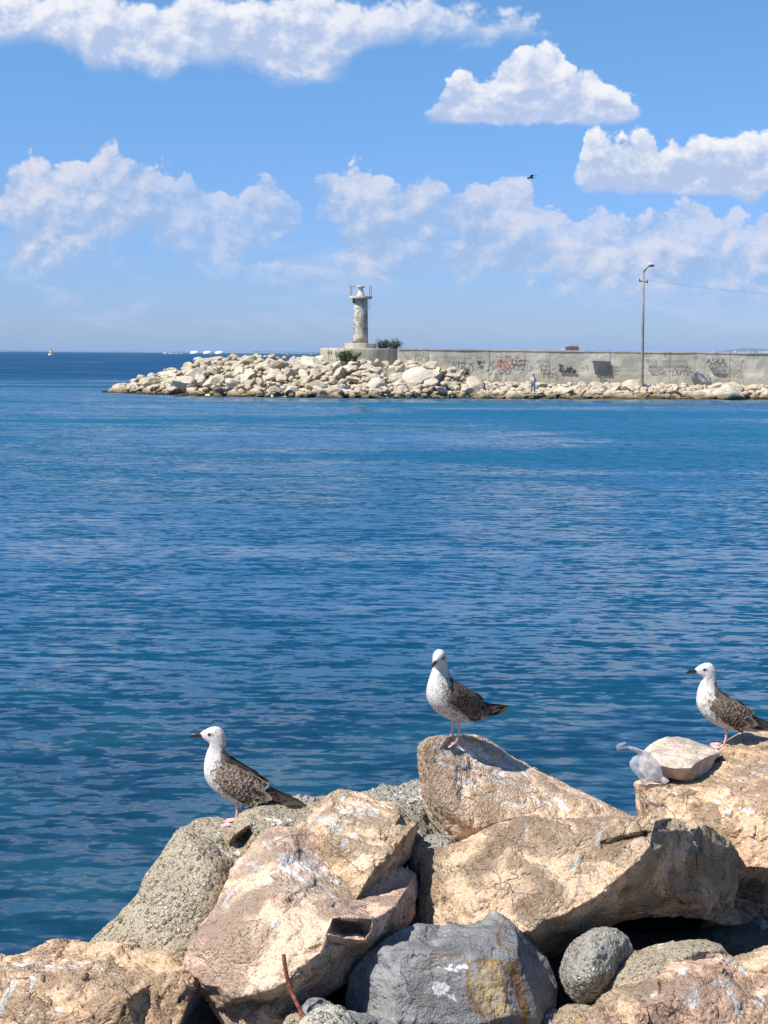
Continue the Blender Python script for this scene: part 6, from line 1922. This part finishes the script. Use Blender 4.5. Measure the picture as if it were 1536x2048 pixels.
shrub('low leafy green shrub growing among the rocks in front of the round platform', P(698, 721, 132.4), 1.45, 1.05, 26, 22, 0.26, 0.15, LEAF, 3)
shrub('small palm like bush of drooping fronds on the platform beside the lighthouse', Vector((P(765, 697, LY).x, LY, plat_top)), 0.85, 0.95, 22, 24, 0.34, 0.075, FROND, 5, 0.7)
shrub('sprawling dark green bush of fronds at the right rim of the round platform', Vector((P(788, 697, LY).x, LY - 0.4, plat_top)), 0.85, 0.95, 20, 24, 0.34, 0.075, FROND, 9, 0.7)
shrub('dry rust brown weed at the foot of the graffiti wall, right end of the mound', P(934, 750, 131.0), 0.45, 0.75, 16, 16, 0.22, 0.05, DRY, 7)


# ------------------------------------------------------------------ buoy, far shore
def buoy():
    w = on_level(101, 711, 0)
    root = empty('navigation_buoy', w)
    tag(root, 'small yellow buoy with a pale float out at sea on the left', 'buoy')
    k = w.length / FP
    fl = plain('buoy_float', (0.62, 0.56, 0.42), 0.6, 0.15, 0.6); yl = plain('buoy_yellow', (0.62, 0.40, 0.10), 0.6, 0.15, 0.6); rd = plain('buoy_red', (0.42, 0.14, 0.09), 0.6)
    MB().lathe([(3.0 * k, -1.0 * k), (4.2 * k, 0.6 * k), (4.4 * k, 2.2 * k), (3.0 * k, 3.4 * k)], 20).build('float', fl, root, True)
    MB().lathe([(2.6 * k, 3.35 * k), (1.9 * k, 6 * k), (1.2 * k, 10.5 * k)], 16).build('tower', yl, root, True)
    MB().lathe([(1.2 * k, 10.52 * k), (1.5 * k, 11.5 * k), (1.1 * k, 13 * k)], 16).build('lantern', rd, root, True)


buoy()
FAR = 7000.0


def far_hills(name, label, prof, Y, mat):
    """a real ridge: rises from the water, falls away behind"""
    V, F = [], []
    prof = [(x, y) for x, y in prof]
    xs = np.arange(prof[0][0], prof[-1][0] + 1, 6.0)
    for x in xs:
        y = float(np.interp(x, [p[0] for p in prof], [p[1] for p in prof]))
        top = P(x, y, Y)
        h = top.z + 8 * math.sin(x * 0.31) * 0.15 + 3.0 * float(fbm(np.array([[x * 0.05, 2.1, Y * 0.001]]), 4, 4)[0])
        for f, yy in ((-0.02, -260), (0.35, -170), (0.8, -60), (1.0, 0), (0.7, 300), (-0.02, 900)):
            V.append((top.x, Y + yy, max(-2.0, h * f)))
    k = 6
    for i in range(len(xs) - 1):
        for j in range(k - 1): F.append((i * k + j, (i + 1) * k + j, (i + 1) * k + j + 1, i * k + j + 1))
    tag(mk(name, V, F, mat, None, True), label, 'hills', kind='structure')


HZ = lambda x: 707.5 + (x - 768) * 0.0075
hill = plain('far_coast_land', (0.11, 0.13, 0.13), 1.0, 0.4, 0.004)
far_hills('hills', 'low far coast behind the wall on the right', [(820, HZ(820) + .5), (900, HZ(900) - 4.5), (960, HZ(960) - 6.8), (1030, HZ(1030) - 6.0), (1100, HZ(1100) - 6.5), (1180, HZ(1180) - 8), (1240, HZ(1240) - 7.5), (1300, HZ(1300) - 7.5), (1380, HZ(1380) - 7), (1430, HZ(1430) - 9.5), (1462, HZ(1462) - 13), (1490, HZ(1490) - 16), (1520, HZ(1520) - 16), (1560, HZ(1560) - 15), (1700, HZ(1700) - 12), (1900, HZ(1900) - 5)], FAR, hill)
far_hills('hills', 'thin far coast on the horizon at left', [(-200, HZ(-200) - 3), (0, HZ(0) - 2.4), (60, HZ(60) - 2.2), (110, HZ(110) - .8), (200, HZ(200) - .2), (300, HZ(300) - .6), (360, HZ(360) - 1.4), (470, HZ(470) - 3.0), (520, HZ(520) - 3.6), (600, HZ(600) - 3.2), (660, HZ(660) - 2.6), (820, HZ(820) - .2)], FAR * 1.25, hill)
white = plain('white_tank_paint', (0.80, 0.79, 0.77), 0.6, 0.05, 0.01)
for i, (px, w) in enumerate(((389, 17), (415, 17), (439, 17))):
    Yd = 3600.0
    c = P(px, HZ(px), Yd); k = Yd / FP
    r0 = w / 2 * k
    root = empty('storage_tank', (c.x, Yd, 0))
    tag(root, ['leftmost of the three white domed tanks on the far shore', 'middle one of the three white domed tanks on the far shore', 'rightmost of the three white domed tanks on the far shore'][i], 'storage tank', 'white domed tanks on the far shore')
    MB().lathe([(r0, -1), (r0, 3.0 * k)], 28).build('tank_wall', white, root, True)
    MB().lathe([(r0, 3.0 * k)] + [(r0 * math.cos(R(a)), 3.0 * k + 3.0 * k * math.sin(R(a))) for a in range(10, 90, 10)], 28).build('dome', white, root, True)
for i, (px, w, h) in enumerate(((330, 7, 4.2), (341, 9, 3.4), (352, 8, 2.6), (363, 7, 2.2), (512, 6, 6), (575, 5, 5), (622, 5, 4.5))):
    Yd = 3700.0; k = Yd / FP
    c = P(px, HZ(px), Yd)
    root = empty('harbour_building', (c.x, Yd, 0))
    tag(root, ['white waterside building at the left end of the far harbour, tallest of its row', 'long low white building, second from left in the far harbour row', 'low white building, third from left in the far harbour row', 'lowest white building of the far harbour row, nearest the domed tanks', 'small pale building right of the three domed tanks', 'small pale building on the far coast above the middle of the mound', 'pale far building just left of the round platform'][i], 'building', 'buildings on the far coast')
    MB().box((0, 0, h * k / 2 - .5), (w * k, 14, h * k)).build('wall', white if i < 4 else plain('pale_far_wall', (0.5, 0.48, 0.46), 0.8), root)
    MB().box((0, 0, h * k - .4), (w * k * 1.04, 15, 0.8)).build('roof', plain('far_roof', (0.5, 0.42, 0.38), 0.8), root)
rsx = random.Random(4)
for i in range(14):
    px = [1330, 1402, 1424, 1448, 1461, 1470, 1479, 1488, 1496, 1505, 1512, 1520, 1528, 1534][i]
    Yd = FAR - 200; k = Yd / FP
    up = rsx.uniform(2, 9) if px > 1440 else rsx.uniform(5.5, 7)
    c = P(px, HZ(px) - up, Yd)
    root = empty('far_house', (c.x, Yd, c.z))
    tag(root, 'tiny pale house on the hazy hill beyond the right end of the wall', 'house', 'houses on the far hill')
    h = rsx.uniform(1.6, 3) * k; w = rsx.uniform(1.8, 3.4) * k
    MB().box((0, 0, h / 2 - 4), (w, 12, h + 8)).build('wall', white, root)


def ship():
    Yd = 1500.0; k = Yd / FP
    c = P(1143, HZ(1143), Yd)
    root = empty('cargo_ship', (c.x, Yd, 0))
    tag(root, 'distant dark ship with a crane boom showing above the harbour wall', 'ship')
    z = lambda py: P(1143, py, Yd).z
    dk = plain('ship_dark', (0.10, 0.085, 0.085), 0.7, 0.4, 0.2); rs_ = plain('ship_rust', (0.36, 0.17, 0.13), 0.7, 0.3, 0.2); wh = plain('ship_white', (0.6, 0.54, 0.54), 0.7, 0.1, 0.2)
    hullz = z(701.5)
    MB().add([(x, y, zz) for zz, e in ((-2, 0.9), (hullz, 1.0)) for x, y in ((-24 * k * e, 0), (-18 * k, -5), (20 * k, -5), (24 * k * e, 0), (20 * k, 5), (-18 * k, 5))], [(5, 4, 3, 2, 1, 0), tuple(range(6, 12))] + [(i, (i + 1) % 6, (i + 1) % 6 + 6, i + 6) for i in range(6)]).build('hull', rs_, root)
    MB().box((1 * k, 0, (hullz + z(693.5)) / 2), (25 * k, 7, z(693.5) - hullz)).build('deck_house', dk, root)
    MB().box((3 * k, 0, (z(693.5) + z(691.8)) / 2 + 0.02), (16 * k, 6, z(691.8) - z(693.5))).build('deck_cargo', rs_, root)
    for dx, h in ((-19, 697.2), (-15, 698.2), (-22, 698.8)):
        MB().box((dx * k, 0, (hullz + z(h)) / 2), (2.6 * k, 4, z(h) - hullz)).build('cabin', wh, root)
    MB().tube([(8 * k, 0, z(692)), (12 * k, 0, z(689.5)), (15.5 * k, 0, z(686))], [0.8 * k, 0.6 * k, 0.4 * k], 8).build('crane_boom', rs_, root)
    MB().tube([(11 * k, 0, z(692)), (11 * k, 0, z(688.2))], 0.5 * k, 8).build('crane_mast', rs_, root)


ship()


# ------------------------------------------------------------------ air
def haze():
    m = bpy.data.materials.new('sea_haze'); m.use_nodes = True
    nt = m.node_tree
    for x in list(nt.nodes):
        if x.type != 'OUTPUT_MATERIAL': nt.nodes.remove(x)
    v = nt.nodes.new('ShaderNodeVolumePrincipled')
    v.inputs['Color'].default_value = (0.38, 0.62, 1.0, 1)
    v.inputs['Density'].default_value = HAZE
    v.inputs['Anisotropy'].default_value = 0.0
    nt.links.new(v.outputs[0], nt.nodes['Material Output'].inputs['Volume'])
    MB_ = MB().box((0, 6000, 28), (26000, 18000, 64))
    o = MB_.build('haze', m)
    tag(o, 'pale blue sea haze', 'haze', kind='stuff')


HAZE = 5e-5
if HAZE: haze()
